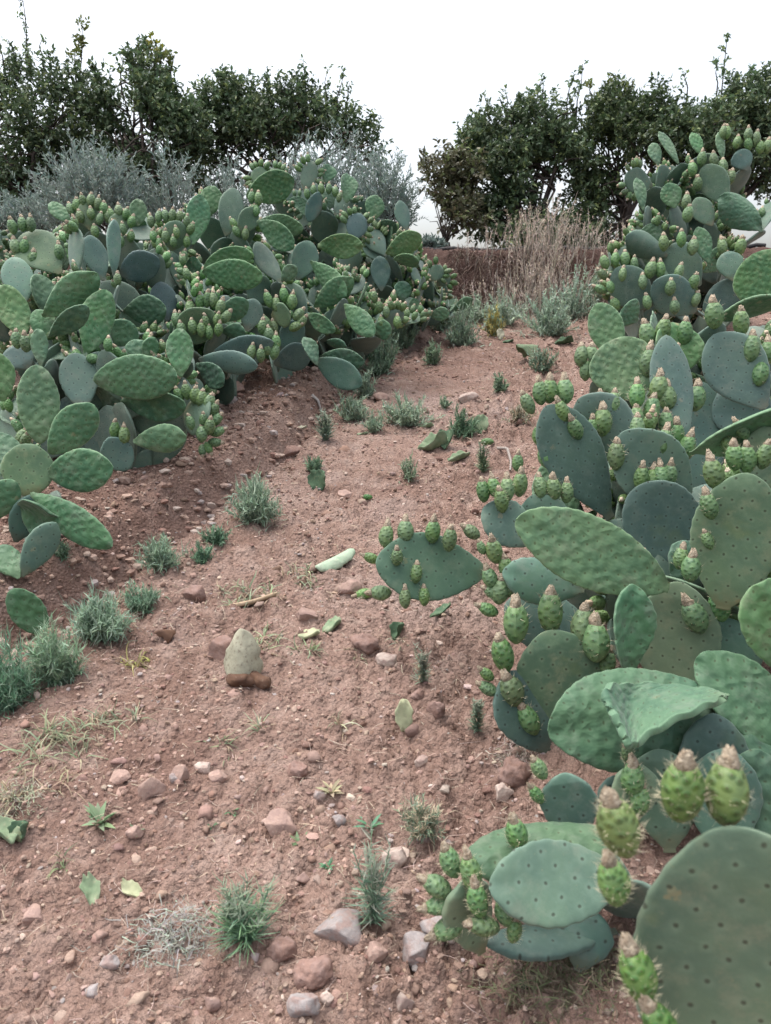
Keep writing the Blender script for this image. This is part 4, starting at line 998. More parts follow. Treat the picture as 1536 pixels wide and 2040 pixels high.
# ------------------------------------------------------------------ trees
def citrus(base, lobes, trunk_h, label, n_twigs, shoots=(), leafcol=(.092, .140, .072), seed=1, gap=.44, leaf=.075, group='dark leaved trees along the terrace behind the cactus rows', thick=1.0):
    base = np.array(base, float)
    root = tag(link('citrus_tree', None, None, Matrix.Translation(Vector(base))), label, 'tree', group)
    rg = random.Random(seed)
    cr, tr = Batch(), Batch()
    allC = np.array([l[:3] for l in lobes], float); R = np.array([l[3:6] for l in lobes], float)
    vol = R.prod(1); 
    # limbs
    fork = np.array([0, 0, trunk_h])
    tr.tube([np.array([0, 0, -.15]), np.array([.02, .01, trunk_h * .5]), fork], .10, .075, (.05, .04, .033), 9)
    for c in allC:
        for k in range(3):
            tgt = c + np.array([rg.gauss(0, .12), rg.gauss(0, .12), rg.gauss(0, .1) - .05]); mid = fork * .5 + tgt * .5 + np.array([rg.gauss(0, .15), rg.gauss(0, .15), .12])
            tr.tube([fork - [0, 0, .05], fork * .75 + mid * .25 + [0, 0, .03], mid, tgt], .038 * thick, .008 * thick, (.05, .04, .033), 6)
            for j in range(3 if thick > .6 else 0):
                a = mid * (1 - j / 3) + tgt * (j / 3); b = a + np.array([rg.uniform(-.45, .45), rg.uniform(-.45, .45), rg.uniform(-.1, .3)])
                tr.tube([a, (a + b) / 2 + [0, 0, .06], b], .018, .006, (.05, .042, .035), 4)
    which = RNG.choice(len(lobes), size=n_twigs, p=vol ** .75 / (vol ** .75).sum())
    d = rnd_dirs(n_twigs); rr = RNG.random(n_twigs) ** .42
    lump = 1 + .30 * (n3(d * 2.2 + which[:, None] * 3.7, 1.4, seed) - .5) * 2
    pos = allC[which] + d * R[which] * (rr * lump)[:, None]
    keep = n3(pos + base * .37, 2.1, seed + 3) > gap + .035 - .10 * (1 - rr)
    pos, d, which = pos[keep], d[keep], which[keep]
    n = len(pos); axis = unit(d * .8 + rnd_dirs(n) * .7 + np.array([[0, 0, .35]]))
    light = n3(pos, 1.6, seed + 40)
    def twigs(pos, axis, ln, per, lf, bright):
        n = len(pos)
        tr_c = np.tile([[.05, .05, .03]], (n, 1)); cr.strips(pos, axis, np.full(n, ln) if np.isscalar(ln) else ln, np.full(n, .008), tr_c, .1, 2)
        u = np.tile(np.linspace(.08, 1, per), n)
        A = np.repeat(axis, per, 0); Pp = np.repeat(pos, per, 0) + A * (u * np.repeat(np.full(n, ln) if np.isscalar(ln) else ln, per))[:, None]
        D = unit(A * .45 + rnd_dirs(n * per) * .9); N = unit(rnd_dirs(n * per) * .8 + np.array([[0, 0, .9]]))
        L = lf * RNG.uniform(.65, 1.2, n * per)
        C = tints(n * per, leafcol, .3, (.19, .24, .095), .14) * np.repeat(bright, per)[:, None]
        cr.leaves(Pp, D, N, L, L * RNG.uniform(.42, .55, n * per), np.clip(C, .006, .6), .2, .15)
    twigs(pos, axis, .20, 12, leaf, .8 + .75 * np.clip(light - .3, 0, 1))
    for (sx, sy, sz, h, lean, yel) in shoots:      # water shoots sticking out of the crown
        b = np.array([sx, sy, sz]); tip = b + np.array([lean, rg.gauss(0, .05), h])
        tr.tube([b - [0, 0, .25], b, (b + tip) / 2 + [rg.gauss(0, .03), 0, 0], tip], .012, .004, (.07, .065, .045), 5)
        m = max(4, int(h / .045)); u = RNG.random(m)
        pp = b + (tip - b) * u[:, None]; ax = unit(rnd_dirs(m) * .8 + np.array([[0, 0, .7]]))
        per = 7 if not yel else 9
        if yel:
            keepc = leafcol; leafcol_ = (.30, .30, .05)
            A = np.repeat(ax, per, 0); U = np.tile(np.linspace(.1, 1, per), m)
            Pp = np.repeat(pp, per, 0) + A * (.13 * U)[:, None]; L = leaf * RNG.uniform(.6, 1.1, m * per)
            cr.leaves(Pp, unit(A * .5 + rnd_dirs(m * per)), rnd_dirs(m * per), L, L * .48, tints(m * per, leafcol_ if yel == 1 else (.16, .19, .06), .35), .2, .15)
        else:
            twigs(pp, ax, .10, per, leaf * .85, np.full(m, 1.5))
    link('crown', cr.mesh('crown', MAT['leaf']), root); t = tr.mesh('trunk', MAT['bark']); link('trunk', t, root)
    return root

def at(px, d, z=None):
    p = P(px, 500, d); p[2] = float(gh(p[0], p[1])) if z is None else z
    return p
def rel(base, px, py, d): return P(px, py, d) - np.array(base)
def lobe(base, px, py, d, wx, hz, dy=None):
    c = rel(base, px, py, d); s = d / FPX
    return (*c, wx * s, (wx * s * .8 if dy is None else dy), hz * s)

b = at(70, 11.0)
citrus(b, [lobe(b, 40, 230, 11, 110, 100), lobe(b, 110, 250, 10.8, 90, 90), lobe(b, 20, 320, 10.8, 90, 90), lobe(b, 120, 190, 11.2, 80, 60), lobe(b, -90, 240, 11, 120, 120), lobe(b, 60, 160, 11.2, 50, 40), lobe(b, 150, 330, 11, 70, 60), lobe(b, 40, 390, 11, 80, 50)], .8,
       'tall dark tree at the left corner with long leafy shoots spiking above its crown', 2500,
       [tuple(rel(b, 55, 110, 11)) + (.95, .02, 0), tuple(rel(b, 30, 120, 11)) + (.25, -.05, 0), tuple(rel(b, 160, 150, 11)) + (.75, .08, 2), tuple(rel(b, 150, 140, 11)) + (.3, .0, 2), tuple(rel(b, 5, 110, 11)) + (.15, -.05, 0), tuple(rel(b, 85, 110, 11)) + (.2, .03, 0)], seed=3, gap=.42)
b = at(300, 10.6)
citrus(b, [lobe(b, 270, 220, 10.6, 80, 90), lobe(b, 320, 235, 10.4, 65, 70), lobe(b, 220, 200, 10.8, 60, 60), lobe(b, 290, 310, 10.6, 60, 50), lobe(b, 350, 260, 10.7, 60, 60), lobe(b, 295, 150, 10.7, 45, 45), lobe(b, 350, 330, 10.8, 50, 50), lobe(b, 245, 255, 10.3, 60, 70), lobe(b, 280, 360, 10.4, 60, 40), lobe(b, 230, 320, 10.8, 60, 60)], .55,
       'dark tree with a tuft of yellow new leaves at its top', 2300,
       [tuple(rel(b, 308, 130, 10.6)) + (.32, .02, 1), tuple(rel(b, 318, 135, 10.5)) + (.25, .12, 2), tuple(rel(b, 285, 130, 10.6)) + (.22, -.03, 2), tuple(rel(b, 240, 150, 10.6)) + (.3, .0, 0), tuple(rel(b, 195, 160, 10.6)) + (.2, -.06, 0), tuple(rel(b, 340, 140, 10.6)) + (.2, .04, 2)], seed=8, gap=.405)
b = at(560, 11.4)
citrus(b, [lobe(b, 470, 220, 11.4, 80, 55), lobe(b, 560, 215, 11.4, 85, 55), lobe(b, 630, 230, 11.4, 80, 65), lobe(b, 520, 280, 11.2, 90, 50), lobe(b, 690, 280, 11.4, 60, 60), lobe(b, 430, 250, 11.5, 60, 60), lobe(b, 420, 330, 11.4, 60, 50), lobe(b, 720, 300, 11.6, 50, 50)], .9,
       'wide low tree behind the silver olive bushes, twiggy along its top', 2100,
       [tuple(rel(b, x, y, 11.4)) + (h, l, 0) for x, y, h, l in [(605, 185, .35, .02), (650, 190, .35, .03), (672, 190, .30, .1), (540, 185, .25, 0), (500, 175, .2, .02), (455, 180, .2, .03), (690, 210, .3, .05), (440, 190, .15, -.1)]], seed=15, gap=.455)
b = at(1060, 11.2)
citrus(b, [lobe(b, 1000, 275, 11.2, 80, 52), lobe(b, 1080, 255, 11.2, 85, 50), lobe(b, 1010, 360, 11, 80, 75), lobe(b, 1090, 330, 11.2, 85, 65), lobe(b, 940, 310, 11.3, 55, 50), lobe(b, 1110, 430, 11.2, 60, 45), lobe(b, 970, 430, 11.2, 60, 30), lobe(b, 1010, 420, 10.9, 60, 45), lobe(b, 1120, 490, 10.8, 60, 45), lobe(b, 1040, 478, 10.6, 70, 24)], .5,
       'bushy dark tree right of the sky gap, its foliage reaching down to the ledge', 2600,
       [tuple(rel(b, x, y, 11.2)) + (h, l, 0) for x, y, h, l in [(975, 230, .25, -.08), (1080, 195, .18, 0), (1070, 200, .28, .05), (1130, 200, .35, .1), (1150, 200, .45, .03), (1010, 215, .2, -.03)]], seed=22, gap=.44)
b = at(885, 10.6)
citrus(b, [lobe(b, 880, 355, 10.6, 45, 45), lobe(b, 860, 410, 10.6, 40, 35), lobe(b, 915, 420, 10.6, 40, 35), lobe(b, 925, 345, 10.6, 35, 40), lobe(b, 930, 462, 10.4, 55, 22)], .3,
       'small sparse tree with hanging brownish leaves at the lane end', 420, [], (.13, .13, .075), 27, .44, .085, thick=.35)
b = at(1240, 11.6)
citrus(b, [lobe(b, 1180, 258, 11.6, 80, 55), lobe(b, 1250, 225, 11.6, 70, 50), lobe(b, 1220, 320, 11.4, 85, 75), lobe(b, 1180, 400, 11.4, 60, 60), lobe(b, 1290, 270, 11.6, 70, 70), lobe(b, 1150, 470, 11.1, 55, 55), lobe(b, 1210, 470, 11.2, 60, 60)], .7,
       'tree with paler yellowish green twigs at the middle of the terrace line', 2500,
       [tuple(rel(b, x, y, 11.6)) + (h, l, 2) for x, y, h, l in [(1180, 190, .15, -.05), (1215, 180, .2, .03), (1250, 190, .2, .05), (1200, 260, .2, 0)]] , (.075, .115, .052), 31, .44)
b = at(1440, 11.4)
citrus(b, [lobe(b, 1370, 235, 11.4, 75, 50), lobe(b, 1450, 222, 11.4, 90, 48), lobe(b, 1540, 220, 11.4, 90, 60), lobe(b, 1420, 290, 11.2, 120, 80), lobe(b, 1330, 320, 11.4, 60, 70), lobe(b, 1560, 300, 11.3, 100, 90)], .8,
       'dense rounded dark tree behind the tallest cactus', 2300,
       [tuple(rel(b, x, y, 11.4)) + (h, l, 0) for x, y, h, l in [(1440, 160, .62, .0), (1370, 175, .2, -.05), (1490, 165, .15, .03), (1500, 165, .15, 0), (1430, 165, .25, -.05)]], seed=44, gap=.38)

def olive(base, h, w, n, label, seed):
    base = np.array(base, float); rg = random.Random(seed)
    root = tag(link('olive_bush', None, None, Matrix.Translation(Vector(base))), label, 'olive bush', 'silver leaved olive bushes behind the left cactus row')
    cr, tr = Batch(), Batch()
    tr.tube([[0, 0, -.1], [.02, 0, .15 * h], [0, .02, .3 * h]], .03 * h, .014 * h, (.10, .09, .08), 7)
    a = RNG.uniform(0, 2 * np.pi, n); r = w * RNG.random(n) ** .55
    b0_ = np.stack([r * np.cos(a), r * .8 * np.sin(a), h * RNG.uniform(.12, .62, n) * (1 - .35 * (r / w) ** 2)], 1)
    ax = unit(np.stack([np.cos(a) * r / w * .7, np.sin(a) * r / w * .7, np.full(n, 1.0)], 1) + RNG.normal(0, .2, (n, 3)))
    L = h * RNG.uniform(.22, .42, n) * (1 - .3 * (r / w) ** 2)
    cr.strips(b0_, ax, L, np.full(n, .007), np.tile([[.17, .17, .15]], (n, 1)), .05, 3)
    for k in range(0, n, 6): tr.tube([[0, 0, .22 * h], b0_[k] * .5 + [0, 0, .12 * h], b0_[k]], .014, .005, (.10, .09, .08), 4)
    per = 24
    u = np.tile(np.linspace(.05, 1, per), n); A = np.repeat(ax, per, 0); Pp = np.repeat(b0_, per, 0) + A * (u * np.repeat(L, per))[:, None] - np.array([[0, 0, .05]]) * (u ** 2 * np.repeat(L, per))[:, None]
    m = n * per; D = unit(A * .75 + rnd_dirs(m) * .7); l = RNG.uniform(.04, .068, m)
    cr.leaves(Pp, D, rnd_dirs(m), l, l * .24, tints(m, (.20, .265, .235), .3, (.28, .335, .30), .3), .1, .1)
    link('crown', cr.mesh('crown', MAT['leaf']), root); link('trunk', tr.mesh('trunk', MAT['bark']), root)
for px, d, top, wpx, n, lab, sd in [(195, 8.4, 262, 82, 420, 'broad rounded silver olive bush before the dark trees', 1), (75, 8.8, 345, 38, 90, 'low wispy silver olive bush at the left end of its line', 2), (350, 8.6, 275, 44, 130, 'thin silver olive bush under the tree with the yellow tuft', 3),
                                    (475, 9.0, 300, 55, 130, 'see through silver olive bush between two dark trees', 4), (610, 8.8, 262, 55, 210, 'silver olive bush standing above the peak of the cactus row', 5), (688, 9.0, 215, 34, 110, 'slender tall silver olive bush overlapping the wide tree', 6), (765, 8.6, 285, 46, 230, 'silver olive bush at the right end beside the sky gap', 7),
                                    (850, 8.8, 470, 32, 60, 'little silver olive sapling low at the sky gap', 8), (-20, 8.7, 370, 60, 160, 'low silver olive bush cut by the left border', 9)]:
    b = at(px, d); ht = P(px, top, d)[2] - b[2]
    olive(b, ht * 1.02, wpx * d / FPX, n, lab, sd)

# dry grass on the bank
def dry_grass():
    B = Batch()
    n = 1500
    px = RNG.uniform(905, 1240, n)
    w = np.exp(-((px - 1070) / 62) ** 2); keep = RNG.random(n) < .10 + .9 * w; px = px[keep]; n = len(px)
    yy = RNG.uniform(8.1, 8.95, n); xx = (px - 768) / FPX * yy
    Pp = np.stack([xx, yy, gh(xx, yy) - .02], 1)
    D = unit(np.array([[0, 0, 1.0]]) + RNG.normal(0, .22, (n, 3)))
    l = RNG.uniform(.25, .66, n) * (.65 + .4 * np.exp(-((px - 1065) / 90) ** 2))
    B.strips(Pp, D, l, np.full(n, .007), tints(n, (.44, .39, .33), .3, (.32, .275, .235), .3), RNG.uniform(0, .35, n), 5, sway=.04, taper=.6)
    tipz = Pp + D * l[:, None] * .95 - np.array([[0, 0, .12]]) * l[:, None]
    m = 14
    hp = np.repeat(tipz, m, 0) - np.repeat(D, m, 0) * RNG.uniform(0, .14, n * m)[:, None]
    B.strips(hp, unit(np.repeat(D, m, 0) + rnd_dirs(n * m) * .8), RNG.uniform(.02, .06, n * m), np.full(n * m, .006), tints(n * m, (.52, .44, .37), .3), .3, 2)
    k = 1900; px = RNG.uniform(900, 1230, k); yy = RNG.uniform(7.7, 8.9, k); xx = (px - 768) / FPX * yy
    B.strips(np.stack([xx, yy, gh(xx, yy)], 1), unit(rnd_dirs(k) + [[0, 0, .7]]), RNG.uniform(.08, .3, k), np.full(k, .006), tints(k, (.29, .235, .20), .35, (.2, .15, .13), .4), .5, 4, sway=.08)
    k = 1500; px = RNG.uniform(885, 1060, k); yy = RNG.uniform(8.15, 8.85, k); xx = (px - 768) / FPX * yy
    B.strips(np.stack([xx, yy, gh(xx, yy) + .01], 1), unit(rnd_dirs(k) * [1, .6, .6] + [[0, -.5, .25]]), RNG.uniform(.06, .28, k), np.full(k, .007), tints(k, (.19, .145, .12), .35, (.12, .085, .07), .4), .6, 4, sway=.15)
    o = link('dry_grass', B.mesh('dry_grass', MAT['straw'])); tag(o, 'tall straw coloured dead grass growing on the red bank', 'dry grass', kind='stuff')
dry_grass()

# black irrigation pipe on the lip of the bank
def pipe():
    B = Batch(); xs = np.linspace(-1.6, 4.2, 60); y = 8.98
    pts = [(x, y + .03 * math.sin(x * 2.1), float(gh(x, y)) + .02 + .006 * math.sin(x * 5)) for x in xs]
    B.tube(pts, .022, .022, (.03, .03, .03), 8)
    o = link('irrigation_pipe', B.mesh('pipe', MAT['pipe'])); tag(o, 'thin black irrigation pipe lying along the lip of the red bank', 'pipe')
pipe()
# ------------------------------------------------------------------ weeds
WEED, WEED_D, GRAY, GRASS, YEL = (.26, .36, .26), (.15, .26, .165), (.37, .37, .33), (.29, .34, .22), (.46, .40, .15)
DRY = (.36, .28, .20)
def bush(name, px, py, w, h, label, col=WEED, alt=None, altp=.15, style='bushy', group=None, dens=1.0, cat='weed', lean=0., kind=None):
    p, d = G(px, py); W, H = w / FPX * d, h / FPX * d
    B = Batch(); z = 2.2 / 771 * d
    if style == 'bushy':
        n = int(34 * dens); a = RNG.uniform(0, 2 * np.pi, n); r = RNG.random(n) ** .6
        tip = np.stack([r * np.cos(a) * W / 2 + lean * W, r * np.sin(a) * W / 2 * .9, H * np.sqrt(np.clip(1.05 - r ** 2, .08, 1)) * RNG.uniform(.5, 1, n)], 1) * RNG.uniform(.55, 1.2, (n, 1))
        st = np.stack([r * np.cos(a) * W * .10, r * np.sin(a) * W * .10, np.zeros(n)], 1)
        D = tip - st; L = np.linalg.norm(D, axis=1)
        B.strips(st, D, L, np.full(n, max(.004, .5 * z)), tints(n, np.array(col) * .8, .2), .05, 4, sway=.06)
        per = int(24 + 7 * dens); u = np.tile(np.linspace(.12, 1, per), n); A = np.repeat(D, per, 0)
        Pp = np.repeat(st, per, 0) + A * u[:, None]
        m = n * per; dd = unit(unit(A) * .7 + rnd_dirs(m) * .85 + [[0, 0, .1]])
        l = RNG.uniform(.35, 1.0, m) * min(.05, max(.022, H * .26))
        B.strips(Pp, dd, l, np.full(m, max(.0030, .62 * z)), tints(m, col, .32, alt, altp), RNG.uniform(-.8, .6, m), 4, sway=.35)
        k = int(14 * dens) + 6; aa = RNG.uniform(0, 2 * np.pi, k); rr = RNG.random(k) ** .5 * W * .62
        fs = np.stack([rr * np.cos(aa), rr * np.sin(aa) * .8, np.zeros(k)], 1); fs[:, 2] = gh(p[0] + fs[:, 0], p[1] + fs[:, 1]) - p[2] + .006
        B.strips(fs, unit(rnd_dirs(k) * [1, 1, .3] + [[0, 0, .35]]), RNG.uniform(.3, 1, k) * W * .35, np.full(k, max(.0028, .55 * z)), tints(k, (.36, .30, .23), .3, col, .45), .4, 5, sway=.25)
    elif style == 'grass':
        n = int(46 * dens); q = RNG.uniform(-.5, .5, (n, 2)); cl = RNG.uniform(-.42, .42, (max(3, int(n / 12)), 2)); c = cl[RNG.integers(0, len(cl), n)]
        st = np.stack([c[:, 0] * W + q[:, 0] * W * .13, (c[:, 1] + q[:, 1] * .25) * W * .55, np.zeros(n)], 1)
        st[:, 2] = gh(p[0] + st[:, 0], p[1] + st[:, 1]) - p[2] - .004
        D = unit(RNG.normal(0, .55, (n, 3)) * [1, 1, .3] + [[0, 0, .8]]); L = H * RNG.uniform(.7, 1.75, n)
        B.strips(st, D, L, np.full(n, max(.0032, .75 * z)), tints(n, col, .3, alt, altp), RNG.uniform(.35, 1.0, n), 6, sway=.10)
    elif style == 'tall':
        n = int(13 * dens); a = RNG.uniform(0, 2 * np.pi, n); st = np.zeros((n, 3)); st[:, 0] = RNG.uniform(-.06, .06, n) * W
        D = np.stack([np.cos(a) * W * (.62 if dens > 1 else .42) * RNG.random(n) + lean * W, np.sin(a) * W * .5 * RNG.random(n), H * RNG.uniform(.55, 1.0, n)], 1); L = np.linalg.norm(D, axis=1)
        B.strips(st, D, L, np.full(n, max(.004, z)), tints(n, np.array(col) * .9, .2), .0, 4, sway=.03, taper=.7)
        per = 30; u = np.tile(np.linspace(.05, 1, per), n); A = np.repeat(D, per, 0); Pp = np.repeat(st, per, 0) + A * u[:, None]; m = n * per
        dd = unit(unit(A) * .30 + rnd_dirs(m) * [1.1, 1.1, .45] + [[0, 0, .22]])
        l = (1.15 - u * .85) * RNG.uniform(.3, 1, m) * min(W * .62, .085) + .008
        C = tints(m, col, .3, alt, altp); C = C * (1 - .0 * u[:, None]); up_ = u > .62; C[up_] = C[up_] * .4 + np.array([.24, .25, .2]) * .6
        B.strips(Pp, dd, l, np.full(m, max(.0030, .8 * z)), C, RNG.uniform(-.4, .35, m), 4, sway=.06)
    elif style == 'mat':      # flattened dry tangle
        n = int(420 * dens); q = RNG.normal(0, .21, (n, 2)); st = np.stack([q[:, 0] * W, q[:, 1] * W * .6, np.zeros(n)], 1)
        st[:, 2] = gh(p[0] + st[:, 0], p[1] + st[:, 1]) - p[2] + RNG.uniform(.0, 1, n) ** 2 * H * .35
        D = unit(RNG.normal(0, 1, (n, 3)) * [1, 1, .35] + [[0, 0, .12]])
        B.strips(st, D, RNG.uniform(.2, .8, n) * W * .26, np.full(n, max(.0022, .42 * z)), tints(n, np.array(col) * .82, .3, alt, altp), .2, 6, sway=.45)
    elif style == 'sprout':
        n = int(16 * dens); a = RNG.uniform(0, 2 * np.pi, n); st = np.zeros((n, 3))
        D = np.stack([np.cos(a), np.sin(a), RNG.uniform(.3, 1.6, n)], 1)
        l = np.hypot(W / 2, H) * RNG.uniform(.5, .9, n)
        B.leaves(st, D, np.tile([[0, 0, 1.0]], (n, 1)) + rnd_dirs(n) * .3, l, l * .26, tints(n, col, .25, alt, altp), .2, .25)
    o = link(name, B.mesh(name, MAT['blade' if style != 'mat' else 'straw']), None, Matrix.Translation(Vector(p - [0, 0, .006])))
    tag(o, label, cat, group, kind)
    return o
GB, GG, GD = 'leafy weeds scattered along the lane', 'grass tufts scattered along the lane', 'dry weeds'
for a in [
 (510, 1038, 122, 95, 'round dome shaped grey green weed alone in the lane, beside the gully', WEED, (0.319, 0.392, 0.29), .3, 'bushy', 2.4),
 (322, 1130, 92, 72, 'spreading weed just below the gully wall, left of two small dark ones', WEED, (0.29, 0.377, 0.261), .2, 'bushy', 1.3),
 (405, 1118, 62, 46, 'small dark weed nearest the gully\'s foot, below its upper twin', WEED_D, None, 0, 'bushy', .9),
 (432, 1082, 66, 48, 'small dark weed above its twin at the gully\'s lower end', WEED_D, WEED, .3, 'bushy', .9),
 (205, 1270, 135, 112, 'sprawling feathery weed next to the leaning loose pad', WEED, (0.29, 0.392, 0.29), .2, 'bushy', 2.2),
 (285, 1215, 90, 62, 'darker low weed behind the sprawling feathery one', WEED_D, WEED, .5, 'bushy', 1.2),
 (112, 1362, 112, 138, 'tall fluffy weed in front of the leaning loose pad', (0.263, 0.385, 0.254), (0.319, 0.406, 0.29), .25, 'bushy', 2.2),
 (18, 1412, 140, 135, 'deep green fine leaved weed cut by the left picture border', (0.149, 0.28, 0.175), WEED, .35, 'bushy', 2.4),
 (492, 1882, 150, 112, 'dark green branching weed among grey dead stems near the bottom', WEED_D, (0.193, 0.333, 0.175), .4, 'tall', 1.4),
 (742, 1842, 104, 225, 'tall narrow feathery weed with pale dry top standing by the big rock', (0.20, 0.30, 0.21), (0.36, 0.38, 0.31), .3, 'tall', .99),
 (842, 1362, 40, 90, 'thin upright grey weed on bare clods left of the speckled pad', (0.298, 0.35, 0.263), DRY, .2, 'tall', .7),
 (950, 1462, 36, 72, 'thin dark upright weed close to the folded wavy pad', (0.193, 0.28, 0.193), DRY, .2, 'tall', .7),
 (650, 878, 46, 62, 'spindly weed growing out of the upper gully', (0.28, 0.367, 0.28), None, 0, 'tall', .8),
 (700, 836, 80, 62, 'soft pale weed at the upper gully end, first of three in a line', (0.298, 0.385, 0.28), None, 0, 'bushy', 1.1),
 (745, 860, 42, 44, 'little pale weed between two wider ones in mid lane', (0.298, 0.385, 0.28), None, 0, 'bushy', .8),
 (812, 846, 140, 62, 'long low pale weed patch across the middle of the lane', (0.333, 0.403, 0.298), WEED, .3, 'bushy', 1.8),
 (922, 868, 74, 56, 'dark spiky weed sheltering a pale fallen pad', (0.149, 0.236, 0.149), None, 0, 'bushy', 1.2),
 (1032, 848, 70, 44, 'dry brownish green weed beneath the fruit bearing grey pad', (0.315, 0.315, 0.228), DRY, .3, 'bushy', .9),
 (757, 746, 108, 104, 'weed clump climbing round the paired dark pads', (0.263, 0.367, 0.263), None, 0, 'bushy', 1.7),
 (728, 792, 50, 60, 'small weed just below the lower dark pad', (0.263, 0.35, 0.263), None, 0, 'bushy', .9),
 (800, 694, 100, 98, 'soft weed clump at the foot of the far end cactus', (0.263, 0.367, 0.263), None, 0, 'bushy', 1.6),
 (862, 728, 46, 44, 'compact tuft like weed alone on the upper lane, left side', (0.228, 0.315, 0.21), None, 0, 'bushy', 1.0),
 (995, 780, 36, 40, 'compact round weed alone on the upper lane, right side', (0.228, 0.315, 0.21), None, 0, 'bushy', .9),
 (885, 812, 34, 28, 'tiny weed left of the whitish stone', (0.263, 0.35, 0.245), None, 0, 'bushy', .6),
 (880, 660, 84, 76, 'weed beside the flat shiny pads at the far left corner of the lane', (0.298, 0.403, 0.298), None, 0, 'bushy', 1.4),
 (918, 688, 92, 82, 'pale fluffy weed at the lane\'s far end next to the yellow one', (0.315, 0.411, 0.306), None, 0, 'bushy', 1.6),
 (1005, 648, 110, 72, 'pale weed right under the red bank', (0.333, 0.411, 0.315), None, 0, 'bushy', 1.5),
 (945, 638, 90, 56, 'low pale weed at the foot of the red bank', (0.315, 0.403, 0.298), None, 0, 'bushy', 1.2),
 (1095, 668, 130, 92, 'largest pale weed at the foot of the dry grass', (0.324, 0.42, 0.324), None, 0, 'bushy', 2.2),
 (1135, 640, 110, 106, 'upright pale weed in front of the dry grass', (0.333, 0.429, 0.333), None, 0, 'bushy', 1.8),
 (1180, 610, 70, 80, 'weed wedged between dry grass and the big grey cactus', (0.333, 0.42, 0.315), None, 0, 'bushy', 1.3),
 (985, 668, 52, 52, 'yellowing weed at the far end of the lane', YEL, WEED, .3, 'bushy', 1.1),
 (1078, 742, 76, 56, 'loose weed with curling stems beside a curled dead pad', (0.245, 0.333, 0.245), DRY, .15, 'bushy', 1.1),
 (962, 942, 28, 66, 'slim green weed before the row of fruits', (0.228, 0.315, 0.193), None, 0, 'tall', .7),
 (815, 955, 44, 42, 'small sparse weed in mid lane under the curled green pad', (0.263, 0.333, 0.228), None, 0, 'bushy', .6),
 (626, 940, 46, 42, 'dark little weed just above the buried green pad piece', (0.175, 0.271, 0.175), None, 0, 'bushy', .8),
 (128, 1115, 34, 50, 'small weed under the drooping dark pad at left', (0.193, 0.289, 0.193), None, 0, 'bushy', .7),
 (842, 1668, 96, 78, 'half dry weed with curling straw among the pale clods', (0.228, 0.298, 0.21), (0.522, 0.435, 0.319), .4, 'bushy', 1.4),
]: bush('weed', *a[:5], col=a[5], alt=a[6], altp=a[7], style=a[8], dens=a[9], group=GB)
for a in [
 (480, 1198, 170, 46, 'wide grey grass tuft next to the tan dead pad', GRASS, DRY, .4, 3.0), (590, 1152, 96, 36, 'grass tuft at the lower end of the pale curled pad', GRASS, DRY, .45, 1.6),
 (545, 1284, 120, 46, 'grass tuft above the upright dead pad stub', (0.298, 0.367, 0.228), DRY, .25, 2.0), (628, 1300, 50, 36, 'short grass tuft below the two coloured pad scrap', (0.298, 0.367, 0.228), DRY, .3, .9),
 (275, 1325, 62, 50, 'yellowish grass tuft right of the tall fluffy weed', (0.385, 0.385, 0.14), DRY, .3, 1.2), (110, 1490, 210, 72, 'long arching grass patch at the left, yellow and green', GRASS, (.36, .33, .22), .4, 3.6),
 (215, 1445, 130, 62, 'grass tuft bending over the soil right of the long patch', GRASS, DRY, .35, 1.8), (690, 1450, 60, 46, 'thin straw like grass tuft in the middle of the lane', (0.385, 0.403, 0.263), DRY, .4, .6),
 (512, 1455, 46, 60, 'thin upright grass tuft below the upright dead pad stub', GRASS, DRY, .4, .5), (450, 1498, 90, 30, 'low grey green grass tuft on open soil', (0.263, 0.315, 0.193), DRY, .3, 1.2),
 (455, 1168, 60, 30, 'sparse grass tuft above the wide grey one', GRASS, DRY, .3, .8), (60, 1565, 170, 50, 'dry grass patch at the left border above the green pad scrap', (0.377, 0.334, 0.217), DRY, .5, 2.4),
 (120, 1722, 60, 36, 'little grass tuft below the green pad scrap at the left border', (0.228, 0.298, 0.158), DRY, .2, .9), (790, 1282, 50, 30, 'grass tuft beside the dark folded scrap in the lane', (0.28, 0.315, 0.228), DRY, .4, .7),
 (700, 1310, 46, 24, 'faint grass tuft right of the short one', GRASS, DRY, .5, .5),
]: bush('grass_tuft', *a[:5], col=a[5], alt=a[6], altp=a[7], style='grass', dens=a[8], group=GG, cat='grass tuft')
for a in [
 (350, 1890, 220, 120, 'flattened heap of silvery dead stems left of the dark branching weed', GRAY, (0.29, 0.377, 0.29), .12, 1.5),
 (1120, 1935, 330, 120, 'brown and green dry tangle beneath the low cactus', (0.23, 0.19, 0.135), (0.13, 0.155, 0.08), .35, 3.4),
 (1030, 1500, 130, 60, 'pale dry litter tangle beneath the folded wavy pad', (0.478, 0.406, 0.348), (0.35, 0.35, 0.263), .2, .8),
 (40, 1600, 150, 50, 'grey dead stem heap at the left border', (0.435, 0.42, 0.319), (0.35, 0.42, 0.28), .3, 1.0),
]: bush('dry_weed', *a[:5], col=a[5], alt=a[6], altp=a[7], style='mat', dens=a[8], group=GD, cat='dry weed', kind='stuff' if 'tangle' in a[4] else None)
